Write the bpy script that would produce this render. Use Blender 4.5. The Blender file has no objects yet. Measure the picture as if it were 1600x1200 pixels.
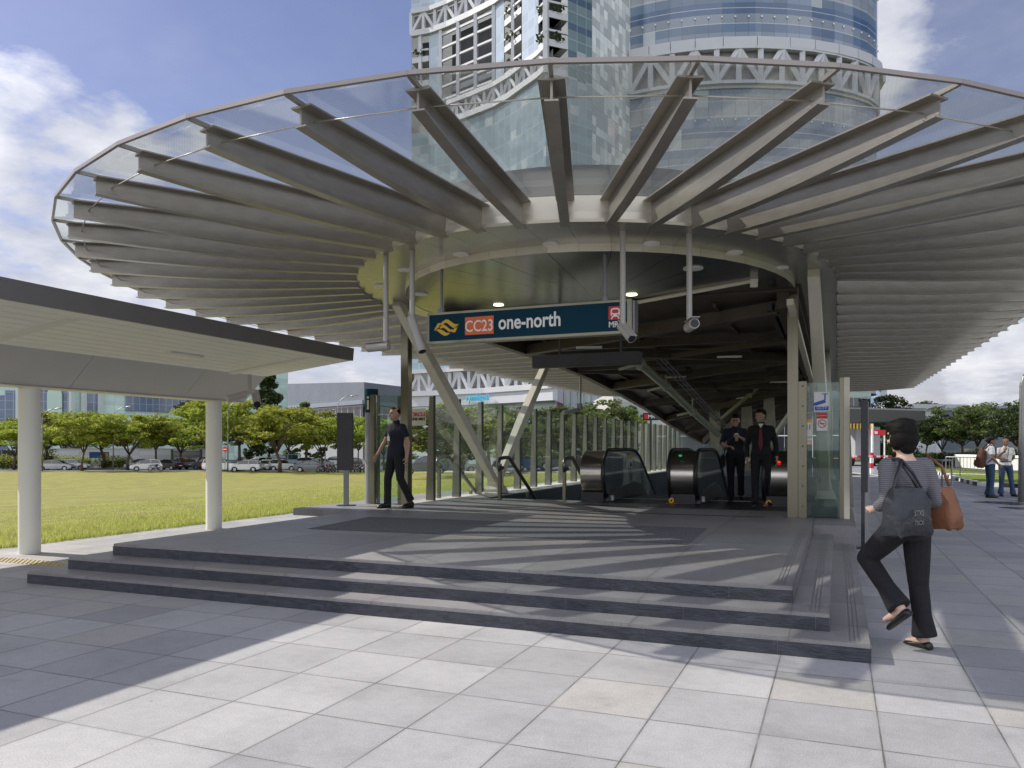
import bpy, math, random
import numpy as np
from math import sin, cos, pi, radians as rad, sqrt, atan2
from mathutils import Vector, Matrix, Quaternion
random.seed(7); np.random.seed(7)
sc = bpy.context.scene
C = sc.collection
# ---------------------------------------------------------------- camera
YAW = math.atan(508/1234.)
CS, CC = sin(YAW), cos(YAW)
H = 1.44
cam = bpy.data.cameras.new('camera'); co = bpy.data.objects.new('camera', cam); C.objects.link(co)
co.location = (0, 0, H); co.rotation_euler = (pi/2, 0, YAW)
cam.sensor_width = 36; cam.lens = 1234/1600*36; cam.shift_y = 98/1600.
cam.clip_start = .05; cam.clip_end = 5000
sc.camera = co
def at(x, D, y=None):
    "point seen at pixel x (1600 wide) and depth D; z from pixel y"
    l = (x-800)/1234.*D
    z = H+(698-(y if y is not None else 698))/1234.*D
    return Vector((-CS*D+CC*l, CC*D+CS*l, z if y is not None else 0))
def on(x, y, z):
    D = (z-H)*1234./(698-y); p = at(x, D); p.z = z; return p
def atY(x, Y):
    k = (x-800)/1234.; D = Y/(CC+CS*k); return D*(-CS+CC*k)
def fdir(x, y):
    k = (x-800)/1234.; v = Vector((-CS+CC*k, CC+CS*k, (698-y)/1234.)); return v.normalized()
# ---------------------------------------------------------------- light
SUN_EL = rad(40)
sc.view_settings.view_transform = 'Standard'; sc.view_settings.look = 'None'
sc.cycles.transparent_max_bounces = 32; sc.cycles.max_bounces = 10; sc.cycles.glossy_bounces = 4
sc.view_settings.exposure = 0.40; sc.view_settings.gamma = 1
sl = bpy.data.lights.new('sun', 'SUN'); sl.energy = 4.5; sl.angle = rad(.5); sl.color = (1, .94, .85)
so = bpy.data.objects.new('sun', sl); C.objects.link(so)
sdir = Vector((cos(SUN_EL), 0.02, -sin(SUN_EL)))          # light travels towards +X
so.rotation_euler = sdir.to_track_quat('-Z', 'Y').to_euler(); so.location = (-30, 0, 30)
w = bpy.data.worlds.new("World"); sc.world = w; w.use_nodes = True
nt = w.node_tree; N = nt.nodes; L = nt.links; N.clear()
def mth(nt, op, a, b=None, c=None, clamp=False):
    n = nt.nodes.new('ShaderNodeMath'); n.operation = op; n.use_clamp = clamp
    for i, v in enumerate((a, b, c)):
        if v is None: continue
        if isinstance(v, (int, float)): n.inputs[i].default_value = v
        else: nt.links.new(v, n.inputs[i])
    return n.outputs[0]
def mix(nt, f, a, b, typ='MIX'):
    n = nt.nodes.new('ShaderNodeMix'); n.data_type = 'RGBA'; n.blend_type = typ
    for s, v in ((n.inputs[0], f), (n.inputs[6], a), (n.inputs[7], b)):
        if isinstance(v, (int, float)): s.default_value = v
        elif isinstance(v, tuple): s.default_value = (*v, 1)
        else: nt.links.new(v, s)
    return n.outputs[2]
def ramp(nt, f, stops, interp='LINEAR'):
    n = nt.nodes.new('ShaderNodeValToRGB'); e = n.color_ramp.elements; n.color_ramp.interpolation = interp
    while len(e) < len(stops): e.new(.5)
    for q, (p, c) in zip(e, stops):
        q.position = p; q.color = (*c, 1) if isinstance(c, tuple) else (c, c, c, 1)
    nt.links.new(f, n.inputs[0]); return n.outputs[0]
def noise(nt, vec, scale, detail=4, rough=.55, dim='3D'):
    n = nt.nodes.new('ShaderNodeTexNoise'); n.inputs['Scale'].default_value = scale
    n.inputs['Detail'].default_value = detail; n.inputs['Roughness'].default_value = rough
    if vec is not None: nt.links.new(vec, n.inputs['Vector'])
    return n.outputs['Fac']
sky = N.new('ShaderNodeTexSky'); sky.sky_type = 'NISHITA'; sky.sun_disc = False
sky.sun_elevation = SUN_EL; sky.sun_rotation = rad(-90)
sky.air_density = 1.15; sky.dust_density = .6; sky.ozone_density = 2.2
tc = N.new('ShaderNodeTexCoord'); sep = N.new('ShaderNodeSeparateXYZ'); L.new(tc.outputs['Generated'], sep.inputs[0])
zz = mth(nt, 'MAXIMUM', sep.outputs[2], 0.0)
den = mth(nt, 'ADD', zz, .22)
cmb = N.new('ShaderNodeCombineXYZ')
L.new(mth(nt, 'DIVIDE', sep.outputs[0], den), cmb.inputs[0]); L.new(mth(nt, 'DIVIDE', sep.outputs[1], den), cmb.inputs[1])
L.new(mth(nt, 'MULTIPLY', sep.outputs[2], 1.5), cmb.inputs[2])
cl = mth(nt, 'MULTIPLY_ADD', noise(nt, cmb.outputs[0], 2.3, 12, .58), 1.35, -.175)
wisp = noise(nt, cmb.outputs[0], .9, 6, .6)
tot = None
for (x, y, wd, am) in ((20, 240, .988, .26), (130, 250, .9935, .22), (-60, 250, .985, .30), (30, 425, .9925, .26), (-20, 560, .98, .26), (300, 330, .992, .10), (400, 545, .985, .16), (60, 70, .985, .06), (1480, 60, .985, .09), (1575, 590, .9965, .36), (1700, 520, .992, .16), (560, 590, .985, .12), (1250, 640, .97, .06)):
    d = fdir(x, y); vn = N.new('ShaderNodeVectorMath'); vn.operation = 'DOT_PRODUCT'
    L.new(tc.outputs['Generated'], vn.inputs[0]); vn.inputs[1].default_value = d
    mr = N.new('ShaderNodeMapRange'); mr.interpolation_type = 'SMOOTHSTEP'
    L.new(vn.outputs['Value'], mr.inputs[0]); mr.inputs[1].default_value = wd; mr.inputs[2].default_value = min(.9999, wd+(1-wd)*.75)
    mr.inputs[3].default_value = 0; mr.inputs[4].default_value = am
    tot = mr.outputs[0] if tot is None else mth(nt, 'MAXIMUM', tot, mr.outputs[0])
dens = mth(nt, 'ADD', cl, tot)
bk = mth(nt, 'MULTIPLY', ramp(nt, mth(nt, 'MULTIPLY_ADD', mth(nt, 'ADD', mth(nt, 'MULTIPLY', sep.outputs[0], -CS), mth(nt, 'MULTIPLY', sep.outputs[1], CC)), -.5, .5), [(.5, 0.), (.75, 1.)]), .26)  # extra cloud cover added behind the camera, unseen, for neutral fill light
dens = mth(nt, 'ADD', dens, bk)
cf = ramp(nt, dens, [(0, 0.), (.60, 0.), (.74, .85), (1, 1.)])
wf = ramp(nt, wisp, [(0, 0.), (.42, 0.), (.72, .32), (1, .4)])
hz = ramp(nt, zz, [(0, .62), (.10, .42), (.35, .08), (1, 0.)])
f1 = mth(nt, 'MAXIMUM', mth(nt, 'MAXIMUM', cf, wf), hz)
skc = mix(nt, 1.0, sky.outputs[0], (.54, .47, .57), 'MULTIPLY')
cshade = ramp(nt, noise(nt, cmb.outputs[0], 4.5, 6, .6), [(.3, (2.9, 3.1, 3.7)), (.65, (4.9, 4.9, 5.1))])
vs_ = N.new('ShaderNodeVectorMath'); vs_.operation = 'DOT_PRODUCT'; L.new(tc.outputs['Generated'], vs_.inputs[0]); vs_.inputs[1].default_value = (-cos(SUN_EL), 0, sin(SUN_EL))
aur = ramp(nt, vs_.outputs['Value'], [(0, 1.), (.78, 1.), (.93, 2.2), (1, 5.)])  # clouds brightened round the out-of-view sun to add soft fill
back_fill = ramp(nt, mth(nt, 'MULTIPLY_ADD', mth(nt, 'ADD', mth(nt, 'MULTIPLY', sep.outputs[0], -CS), mth(nt, 'MULTIPLY', sep.outputs[1], CC)), -.5, .5), [(.42, 1.), (.72, 2.1)])  # unseen clouds behind the camera brightened to add fill light
cshade = mix(nt, 1., mix(nt, 1., cshade, aur, 'MULTIPLY'), back_fill, 'MULTIPLY')
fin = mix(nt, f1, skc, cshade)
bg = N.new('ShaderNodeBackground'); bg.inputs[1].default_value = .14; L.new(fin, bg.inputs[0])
wo = N.new('ShaderNodeOutputWorld'); L.new(bg.outputs[0], wo.inputs[0])
# ---------------------------------------------------------------- mesh helper
class MB:
    def __init__(s): s.v = []; s.f = []; s.uv = {}
    def add(s, vs, fs):
        o = len(s.v); s.v.extend([tuple(p) for p in vs]); s.f.extend([tuple(i+o for i in f) for f in fs]); return s
    def quad(s, a, b, c, d, uv=None):
        s.add([a, b, c, d], [(0, 1, 2, 3)])
        if uv: s.uv[len(s.f)-1] = uv
        return s
    def box(s, x0, y0, z0, x1, y1, z1):
        return s.hexa([(x0,y0,z0),(x1,y0,z0),(x1,y1,z0),(x0,y1,z0)], [(x0,y0,z1),(x1,y0,z1),(x1,y1,z1),(x0,y1,z1)])
    def hexa(s, b, t):
        return s.add(list(b)+list(t), [(3,2,1,0),(4,5,6,7),(0,1,5,4),(1,2,6,5),(2,3,7,6),(3,0,4,7)])
    def obox(s, c, size, rz=0, rx=0, ry=0):
        M = Matrix.Rotation(rz,3,'Z')@Matrix.Rotation(ry,3,'Y')@Matrix.Rotation(rx,3,'X'); c = Vector(c); x,y,z = [q/2 for q in size]
        P = [c+M@Vector(q) for q in [(-x,-y,-z),(x,-y,-z),(x,y,-z),(-x,y,-z),(-x,-y,z),(x,-y,z),(x,y,z),(-x,y,z)]]
        return s.hexa(P[:4], P[4:])
    def beam(s, p, q, w, h, up=(0,0,1), w2=None, h2=None):
        p, q = Vector(p), Vector(q); d = (q-p).normalized(); up = Vector(up)
        if abs(d.dot(up)) > .99: up = Vector((0,1,0))
        r = d.cross(up).normalized(); u = r.cross(d); w2 = w if w2 is None else w2; h2 = h if h2 is None else h2
        def ring(c, w, h): return [c-r*w/2-u*h/2, c+r*w/2-u*h/2, c+r*w/2+u*h/2, c-r*w/2+u*h/2]
        return s.hexa(ring(p,w,h), ring(q,w2,h2))
    def tube(s, pts, r, n=8, cap=True, rs=None):
        pts = [Vector(p) for p in pts]; rings = []; ref = Vector((0,0,1)); prev = None
        for i, p in enumerate(pts):
            d = ((pts[min(i+1,len(pts)-1)]-pts[max(i-1,0)])).normalized()
            if prev is None:
                a = ref if abs(d.dot(ref)) < .95 else Vector((1,0,0)); x = d.cross(a).normalized()
            else: x = (prev-d*prev.dot(d)).normalized()
            y = d.cross(x); prev = x; rr = rs[i] if rs else r
            rings.append([p+(x*cos(2*pi*k/n)+y*sin(2*pi*k/n))*rr for k in range(n)])
        vs = [v for q in rings for v in q]; fs = []
        for i in range(len(pts)-1):
            for k in range(n):
                k2 = (k+1) % n; fs.append((i*n+k, i*n+k2, (i+1)*n+k2, (i+1)*n+k))
        if cap: fs.append(tuple(range(n-1,-1,-1))); fs.append(tuple((len(pts)-1)*n+k for k in range(n)))
        return s.add(vs, fs)
    def lathe(s, c, prof, n=24, cap=True):
        c = Vector(c); vs = []; fs = []
        for (r, z) in prof: vs += [c+Vector((r*cos(2*pi*k/n), r*sin(2*pi*k/n), z)) for k in range(n)]
        for i in range(len(prof)-1):
            for k in range(n):
                k2 = (k+1) % n; fs.append((i*n+k, i*n+k2, (i+1)*n+k2, (i+1)*n+k))
        if cap: fs.append(tuple(range(n-1,-1,-1))); fs.append(tuple((len(prof)-1)*n+k for k in range(n)))
        return s.add(vs, fs)
    def prism(s, poly, axis, a, b):
        "extrude 2D poly along axis ('x': poly=(y,z); 'y': (x,z); 'z': (x,y))"
        def P(u, v, t): return {'x': (t,u,v), 'y': (u,t,v), 'z': (u,v,t)}[axis]
        n = len(poly); vs = [P(u,v,a) for u,v in poly]+[P(u,v,b) for u,v in poly]
        fs = [tuple(range(n-1,-1,-1)), tuple(range(n,2*n))]+[(i,(i+1)%n,n+(i+1)%n,n+i) for i in range(n)]
        return s.add(vs, fs)
    def ell(s, c, r, n=14, m=9, M=None):
        c = Vector(c); vs = []; fs = []; M = M or Matrix.Identity(3)
        for j in range(m+1):
            t = pi*j/m
            for k in range(n):
                a = 2*pi*k/n; vs.append(c+M@Vector((r[0]*sin(t)*cos(a), r[1]*sin(t)*sin(a), r[2]*cos(t))))
        for j in range(m):
            for k in range(n):
                k2 = (k+1) % n; fs.append((j*n+k, (j+1)*n+k, (j+1)*n+k2, j*n+k2))
        return s.add(vs, fs)
    def build(s, name, mat, parent=None, smooth=False, origin=None, bevel=0, recalc=True):
        me = bpy.data.meshes.new(name)
        off = Vector(parent.get('wl', (0,0,0))) if parent is not None else (Vector(origin) if origin is not None else Vector((0,0,0)))
        me.from_pydata([tuple(Vector(v)-off) for v in s.v], [], s.f)
        if s.uv:
            ul = me.uv_layers.new(name='UVMap')
            for p in me.polygons:
                if p.index in s.uv:
                    for li, c in zip(p.loop_indices, s.uv[p.index]): ul.data[li].uv = c
        if recalc and not s.uv:
            import bmesh
            bm = bmesh.new(); bm.from_mesh(me); bmesh.ops.recalc_face_normals(bm, faces=bm.faces)
            if bevel: bmesh.ops.bevel(bm, geom=[e for e in bm.edges if e.calc_face_angle(0) > .6], offset=bevel, segments=2, affect='EDGES', clamp_overlap=True)
            bm.to_mesh(me); bm.free()
        if smooth:
            me.polygons.foreach_set('use_smooth', [True]*len(me.polygons))
            if smooth == 'auto':
                try: me.set_sharp_from_angle(angle=rad(35))
                except Exception: pass
        me.update()
        o = bpy.data.objects.new(name, me); C.objects.link(o)
        if mat: me.materials.append(mat)
        if parent is not None:
            o.parent = parent; o['wl'] = tuple(parent.get('wl', (0,0,0)))
        else: o.location = off; o['wl'] = tuple(off)
        return o
def thing(name, label, cat, loc=(0,0,0), group=None):
    o = bpy.data.objects.new(name, None); C.objects.link(o); o.location = loc; o.empty_display_size = .2
    o['wl'] = tuple(loc); return tag(o, label, cat, group)
def tag(o, label, cat, group=None):
    o['label'] = label; o['category'] = cat
    if group: o['group'] = group
    return o
def struct(o): o['kind'] = 'structure'; return o
def copy_tree(o, parent=None):
    c = o.copy(); C.objects.link(c)
    if parent: c.parent = parent
    for ch in list(o.children): copy_tree(ch, c)
    return c
def text(name, s, size, loc, mat, parent, R=None, align='LEFT', ext=.002, sx=1, bold=0):
    cu = bpy.data.curves.new(name, 'FONT'); cu.body = s; cu.size = size; cu.align_x = align; cu.extrude = ext; cu.offset = bold; cu.resolution_u = 4
    to = bpy.data.objects.new(name, cu); C.objects.link(to)
    me = bpy.data.meshes.new_from_object(to.evaluated_get(bpy.context.evaluated_depsgraph_get()))
    C.objects.unlink(to); bpy.data.objects.remove(to)
    R = R or Matrix.Rotation(pi/2, 4, 'X')
    off = Vector(parent.get('wl', (0,0,0)))
    me.transform(Matrix.Translation(Vector(loc)-off) @ R @ Matrix.Diagonal((sx,1,1,1)))
    me.materials.clear(); me.materials.append(mat)
    o = bpy.data.objects.new(name, me); C.objects.link(o); o.parent = parent; o['wl'] = tuple(off); return o
# ---------------------------------------------------------------- materials
MATS = {}
def mat(name, col=(.5,.5,.5), rough=.5, metal=0, spec=.5, bump=0, bscale=30, var=0, vscale=3, coat=0, trans=0, emit=None, stretch=None, rvar=0):
    if name in MATS: return MATS[name]
    m = bpy.data.materials.new(name); m.use_nodes = True; t = m.node_tree; b = t.nodes['Principled BSDF']
    b.inputs['Base Color'].default_value = (*col, 1); b.inputs['Roughness'].default_value = rough; b.inputs['Metallic'].default_value = metal
    b.inputs['Specular IOR Level'].default_value = spec; b.inputs['Coat Weight'].default_value = coat
    if emit: b.inputs['Emission Color'].default_value = (*emit[:3], 1); b.inputs['Emission Strength'].default_value = emit[3]
    if var or bump or rvar:
        tcn = t.nodes.new('ShaderNodeTexCoord'); vec = tcn.outputs['Object']
        if stretch:
            mp = t.nodes.new('ShaderNodeMapping'); mp.inputs['Scale'].default_value = stretch; t.links.new(vec, mp.inputs[0]); vec = mp.outputs[0]
        if var:
            nf = noise(t, vec, vscale, 6, .6)
            c = ramp(t, nf, [(.25, tuple(q*(1-var) for q in col)), (.75, tuple(min(1, q*(1+var)) for q in col))]); t.links.new(c, b.inputs['Base Color'])
        if rvar:
            nf = noise(t, vec, vscale*2.3, 5, .6); t.links.new(mth(t, 'MULTIPLY_ADD', nf, rvar*2, rough-rvar), b.inputs['Roughness'])
        if bump:
            nf = noise(t, vec, bscale, 5, .6); bn = t.nodes.new('ShaderNodeBump'); bn.inputs['Strength'].default_value = bump; bn.inputs['Distance'].default_value = .02
            t.links.new(nf, bn.inputs['Height']); t.links.new(bn.outputs[0], b.inputs['Normal'])
    MATS[name] = m; return m
def glassmat(name, tint, veil, veilcol=(.7,.75,.72), rough=.03, refl=1.0, dots=0):
    m = bpy.data.materials.new(name); m.use_nodes = True; t = m.node_tree; t.nodes.clear(); n = t.nodes
    out = n.new('ShaderNodeOutputMaterial'); tr = n.new('ShaderNodeBsdfTransparent'); tr.inputs[0].default_value = (*tint, 1)
    gl = n.new('ShaderNodeBsdfGlossy'); gl.inputs['Roughness'].default_value = rough
    fr = n.new('ShaderNodeFresnel'); fr.inputs[0].default_value = 1.5
    df = n.new('ShaderNodeBsdfDiffuse'); df.inputs[0].default_value = (*veilcol, 1)
    tl = n.new('ShaderNodeBsdfTranslucent'); tl.inputs[0].default_value = (*veilcol, 1)
    a0 = n.new('ShaderNodeMixShader'); a0.inputs[0].default_value = .6; t.links.new(df.outputs[0], a0.inputs[1]); t.links.new(tl.outputs[0], a0.inputs[2])
    a1 = n.new('ShaderNodeMixShader'); t.links.new(tr.outputs[0], a1.inputs[1]); t.links.new(a0.outputs[0], a1.inputs[2])
    tcn = n.new('ShaderNodeTexCoord')
    if dots:
        vo = n.new('ShaderNodeTexVoronoi'); vo.inputs['Scale'].default_value = dots; vo.inputs['Randomness'].default_value = 0
        t.links.new(tcn.outputs['Object'], vo.inputs['Vector'])
        dd = mth(t, 'LESS_THAN', vo.outputs['Distance'], .36)
        nn = noise(t, tcn.outputs['Object'], .8, 5, .6)
        t.links.new(mth(t, 'ADD', mth(t, 'MULTIPLY', dd, veil), mth(t, 'MULTIPLY', nn, .20)), a1.inputs[0])
    else:
        nn = noise(t, tcn.outputs['Object'], 1.3, 5, .6); t.links.new(mth(t, 'MULTIPLY', nn, veil*2), a1.inputs[0])
    a2 = n.new('ShaderNodeMixShader'); t.links.new(mth(t, 'MULTIPLY', fr.outputs[0], refl), a2.inputs[0])
    t.links.new(a1.outputs[0], a2.inputs[1]); t.links.new(gl.outputs[0], a2.inputs[2]); t.links.new(a2.outputs[0], out.inputs[0])
    MATS[name] = m; return m
M_can = glassmat('canopy_glass', (.88,.91,.90), .46, (.36,.395,.385), .10, .35, 32)
M_scr = glassmat('screen_glass', (.80,.90,.86), .05, (.6,.68,.62), .02, 1.0)
M_rib = mat('rib_steel', (.285,.262,.225), .28, .45, bump=.06, bscale=9, var=.14, vscale=5, stretch=(1,1,3))
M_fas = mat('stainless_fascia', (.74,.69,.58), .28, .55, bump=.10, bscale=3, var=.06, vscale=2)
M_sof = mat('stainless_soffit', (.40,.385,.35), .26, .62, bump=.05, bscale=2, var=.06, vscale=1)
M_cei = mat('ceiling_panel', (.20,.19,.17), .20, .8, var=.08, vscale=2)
M_cream = mat('cream_steel', (.74,.70,.57), .45, .0, var=.07, vscale=3, bump=.03, bscale=12)
M_ss = mat('brushed_stainless', (.20,.185,.135), .30, .9, bump=.03, bscale=25, var=.12, vscale=3, stretch=(1,1,.1))
M_esc = mat('escalator_stainless', (.5,.47,.42), .22, .95, bump=.02, bscale=25, var=.12, vscale=4, stretch=(.05,1,6))
M_dark = mat('dark_metal', (.045,.045,.05), .45, .3, var=.15, vscale=6)
M_mid = mat('grey_metal', (.22,.22,.23), .4, .5, var=.1)
M_brown = mat('brown_steel', (.085,.066,.052), .55, .2, var=.25, vscale=3, bump=.05)
M_pipe = mat('pale_pipe', (.40,.42,.32), .35, .3, var=.1)
M_black = mat('black_rubber', (.012,.012,.014), .35)
M_white = mat('white_paint', (.78,.78,.76), .45, var=.04)
M_offw = mat('offwhite_column', (.70,.69,.63), .5, var=.06, vscale=2, stretch=(1,1,.3), bump=.02)
M_teal = mat('sign_navy', (.002,.036,.062), .6, spec=.15, var=.05)
M_org = mat('sign_orange', (.74,.13,.012), .4)
M_yel = mat('sign_yellow', (.72,.42,.015), .4)
M_red = mat('sign_red', (.58,.012,.018), .4)
M_blue = mat('sign_blue', (.012,.08,.42), .4)
M_let = mat('white_lettering', (.82,.82,.78), .5)
M_blk = mat('black_paint', (.02,.02,.02), .5)
M_lamp = mat('lit_downlight', (.9,.9,.8), .4, emit=(1,.93,.7,2.2))
M_disc = mat('unlit_downlight', (.85,.84,.78), .35, .1)
M_slate = mat('slate_riser', (.036,.039,.052), .42, bump=.35, bscale=22, var=.55, vscale=9, stretch=(1,1,3))
def paving(name, c1, c2, tx, ty, ox, oy, joint=.009, jcol=(.10,.095,.085), bw=.35, rough=.62, spk=.26):
    m = bpy.data.materials.new(name); m.use_nodes = True; t = m.node_tree; b = t.nodes['Principled BSDF']
    tcn = t.nodes.new('ShaderNodeNewGeometry'); sp = t.nodes.new('ShaderNodeSeparateXYZ'); t.links.new(tcn.outputs['Position'], sp.inputs[0])
    u = mth(t, 'DIVIDE', mth(t, 'SUBTRACT', sp.outputs[0], ox), tx); v = mth(t, 'DIVIDE', mth(t, 'SUBTRACT', sp.outputs[1], oy), ty)
    fu, fv = mth(t, 'FLOOR', u), mth(t, 'FLOOR', v)
    wn = t.nodes.new('ShaderNodeTexWhiteNoise'); wn.noise_dimensions = '2D'; cb = t.nodes.new('ShaderNodeCombineXYZ')
    t.links.new(fu, cb.inputs[0]); t.links.new(fv, cb.inputs[1]); t.links.new(cb.outputs[0], wn.inputs['Vector'])
    col = mix(t, wn.outputs['Value'], c1, c2)
    sc_ = t.nodes.new('ShaderNodeSeparateColor'); t.links.new(wn.outputs['Color'], sc_.inputs[0])
    col = mix(t, mth(t, 'MULTIPLY', mth(t, 'GREATER_THAN', sc_.outputs[1], .78), .38), col, (c2[0]*1.04, c2[1]*1.0, c2[2]*.86))
    s1 = noise(t, tcn.outputs['Position'], 120, 4, .8); s2 = noise(t, tcn.outputs['Position'], 1.4, 7, .65); s3 = noise(t, tcn.outputs['Position'], 14, 5, .6)
    col = mix(t, 1.0, col, ramp(t, s1, [(.3, 1-spk*1.7), (.7, 1+spk*.7)]), 'MULTIPLY')
    col = mix(t, 1.0, col, ramp(t, s2, [(.25, .76), (.5, .98), (.8, 1.1)]), 'MULTIPLY')
    col = mix(t, 1.0, col, ramp(t, s3, [(.3, .93), (.7, 1.04)]), 'MULTIPLY')
    st = noise(t, tcn.outputs['Position'], 3.1, 8, .7)
    col = mix(t, ramp(t, st, [(.60, 0.), (.74, .5)]), col, tuple(q*.6 for q in c1))
    vg = t.nodes.new('ShaderNodeTexVoronoi'); vg.inputs['Scale'].default_value = 2.6; t.links.new(tcn.outputs['Position'], vg.inputs['Vector'])
    vc = t.nodes.new('ShaderNodeSeparateColor'); t.links.new(vg.outputs['Color'], vc.inputs[0])
    gum = mth(t, 'MULTIPLY', mth(t, 'LESS_THAN', vg.outputs['Distance'], mth(t, 'MULTIPLY', vc.outputs[0], .045)), mth(t, 'GREATER_THAN', vc.outputs[1], .72))
    col = mix(t, mth(t, 'MULTIPLY', gum, .5), col, (.12,.12,.12))
    du = mth(t, 'MINIMUM', mth(t, 'FRACT', u), mth(t, 'SUBTRACT', 1., mth(t, 'FRACT', u))); dv = mth(t, 'MINIMUM', mth(t, 'FRACT', v), mth(t, 'SUBTRACT', 1., mth(t, 'FRACT', v)))
    ed_ = mth(t, 'MULTIPLY_ADD', noise(t, tcn.outputs['Position'], 5, 5, .7), .09, mth(t, 'MINIMUM', du, dv))
    col = mix(t, ramp(t, ed_, [(.035, .34), (.085, 0.)]), col, tuple(q*.55 for q in c1))
    def jt(x, wd, tt):
        fr = mth(t, 'FRACT', x); d = mth(t, 'MINIMUM', fr, mth(t, 'SUBTRACT', 1., fr)); return mth(t, 'LESS_THAN', d, mth(t, 'MULTIPLY', noise(t, tcn.outputs['Position'], 7, 4, .7), wd/tt))
    jn = noise(t, tcn.outputs['Position'], 1.9, 4, .6)
    jf = mth(t, 'MULTIPLY', mth(t, 'MAXIMUM', jt(u, joint, tx), jt(v, joint, ty)), ramp(t, jn, [(.3, .35), (.6, .95)]))
    col = mix(t, jf, col, jcol)
    t.links.new(col, b.inputs['Base Color']); t.links.new(mth(t, 'MULTIPLY_ADD', s2, .3, rough-.15), b.inputs['Roughness'])
    bn = t.nodes.new('ShaderNodeBump'); bn.inputs['Strength'].default_value = bw; bn.inputs['Distance'].default_value = .004
    t.links.new(mth(t, 'SUBTRACT', s1, jf), bn.inputs['Height']); t.links.new(bn.outputs[0], b.inputs['Normal'])
    MATS[name] = m; return m
M_pave = paving('granite_paving', (.34,.337,.345), (.455,.45,.455), .56, .6, .20, .53)
M_plat = paving('granite_platform', (.245,.238,.242), (.31,.30,.298), 1.12, .9, -.31, 6.32, .008, (.12,.11,.10), rough=.5)
M_plate2 = mat('granite_step', (.33,.325,.325), .55, bump=.2, bscale=200, var=.14, vscale=3)
M_mat = mat('speckled_pebble_mat', (.12,.125,.135), .8, bump=.8, bscale=70, var=.85, vscale=42)
M_asph = mat('asphalt', (.085,.085,.09), .85, bump=.4, bscale=80, var=.2, vscale=2)
M_road = mat('road_surface', (.20,.20,.21), .8, bump=.3, bscale=80, var=.15, vscale=1)
M_conc = mat('concrete', (.40,.39,.37), .75, bump=.15, bscale=20, var=.15, vscale=2)
M_wallw = mat('white_wall', (.60,.61,.58), .6, var=.06)
M_wallg = mat('grey_cladding', (.155,.175,.205), .5, var=.12, vscale=.3)
def grassmat(name, a, b_, c):
    m = bpy.data.materials.new(name); m.use_nodes = True; t = m.node_tree; b = t.nodes['Principled BSDF']
    g = t.nodes.new('ShaderNodeNewGeometry'); n1 = noise(t, g.outputs['Position'], .55, 8, .7); n2 = noise(t, g.outputs['Position'], 9, 6, .75)
    mp = t.nodes.new('ShaderNodeMapping'); mp.inputs['Scale'].default_value = (1, .25, 1); mp.inputs['Rotation'].default_value = (0,0,rad(25)); t.links.new(g.outputs['Position'], mp.inputs[0])
    n3 = noise(t, mp.outputs[0], 2.2, 8, .7)
    col = ramp(t, n1, [(.3, a), (.52, b_), (.72, c)]); n4 = noise(t, g.outputs['Position'], 1.7, 6, .75); col = mix(t, ramp(t, n4, [(.55, 0.), (.72, .55)]), col, (a[0]*.75, a[1]*.9, a[2]*.6))
    col = mix(t, 1., col, ramp(t, n2, [(.32, .52), (.6, 1.12)]), 'MULTIPLY'); col = mix(t, 1., col, ramp(t, n3, [(.35, .8), (.62, 1.1)]), 'MULTIPLY')
    t.links.new(col, b.inputs['Base Color']); b.inputs['Roughness'].default_value = .85; b.inputs['Specular IOR Level'].default_value = .15
    bn = t.nodes.new('ShaderNodeBump'); bn.inputs['Strength'].default_value = .9; bn.inputs['Distance'].default_value = .06
    t.links.new(n2, bn.inputs['Height']); t.links.new(bn.outputs[0], b.inputs['Normal']); MATS[name] = m; return m
M_lawn = grassmat('lawn_turf', (.24,.20,.075), (.27,.27,.07), (.36,.34,.10))
M_field = grassmat('far_field', (.07,.09,.03), (.09,.11,.04), (.12,.13,.05))
def leafmat(name, c1, c2, tl=.35):
    m = bpy.data.materials.new(name); m.use_nodes = True; t = m.node_tree; b = t.nodes['Principled BSDF']
    g = t.nodes.new('ShaderNodeNewGeometry'); oi = t.nodes.new('ShaderNodeObjectInfo')
    col = mix(t, g.outputs['Random Per Island'], c1, c2)
    hs = t.nodes.new('ShaderNodeHueSaturation'); t.links.new(col, hs.inputs['Color'])
    t.links.new(mth(t, 'MULTIPLY_ADD', oi.outputs['Random'], .03, .485), hs.inputs['Hue']); t.links.new(mth(t, 'MULTIPLY_ADD', oi.outputs['Random'], .4, .8), hs.inputs['Value'])
    t.links.new(hs.outputs[0], b.inputs['Base Color']); b.inputs['Roughness'].default_value = .6; b.inputs['Specular IOR Level'].default_value = .25
    tr = t.nodes.new('ShaderNodeBsdfTranslucent'); t.links.new(hs.outputs[0], tr.inputs[0]); ms = t.nodes.new('ShaderNodeMixShader'); ms.inputs[0].default_value = tl
    t.links.new(b.outputs[0], ms.inputs[1]); t.links.new(tr.outputs[0], ms.inputs[2]); t.links.new(ms.outputs[0], t.nodes['Material Output'].inputs[0])
    MATS[name] = m; return m
M_leaf = leafmat('leaf_yellow_green', (.15,.20,.03), (.38,.42,.06), .5)
M_leafd = leafmat('leaf_dark_green', (.025,.045,.014), (.06,.09,.025), .25)
M_leafr = leafmat('leaf_mid_green', (.06,.085,.03), (.14,.18,.05), .4)
M_hedge = leafmat('leaf_hedge', (.18,.24,.04), (.38,.42,.08), .45)
M_bark = mat('bark', (.10,.075,.055), .9, bump=.5, bscale=12, var=.3, vscale=5)
M_gblade = leafmat('grass_blade', (.30,.35,.07), (.50,.49,.16), .5)
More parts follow.
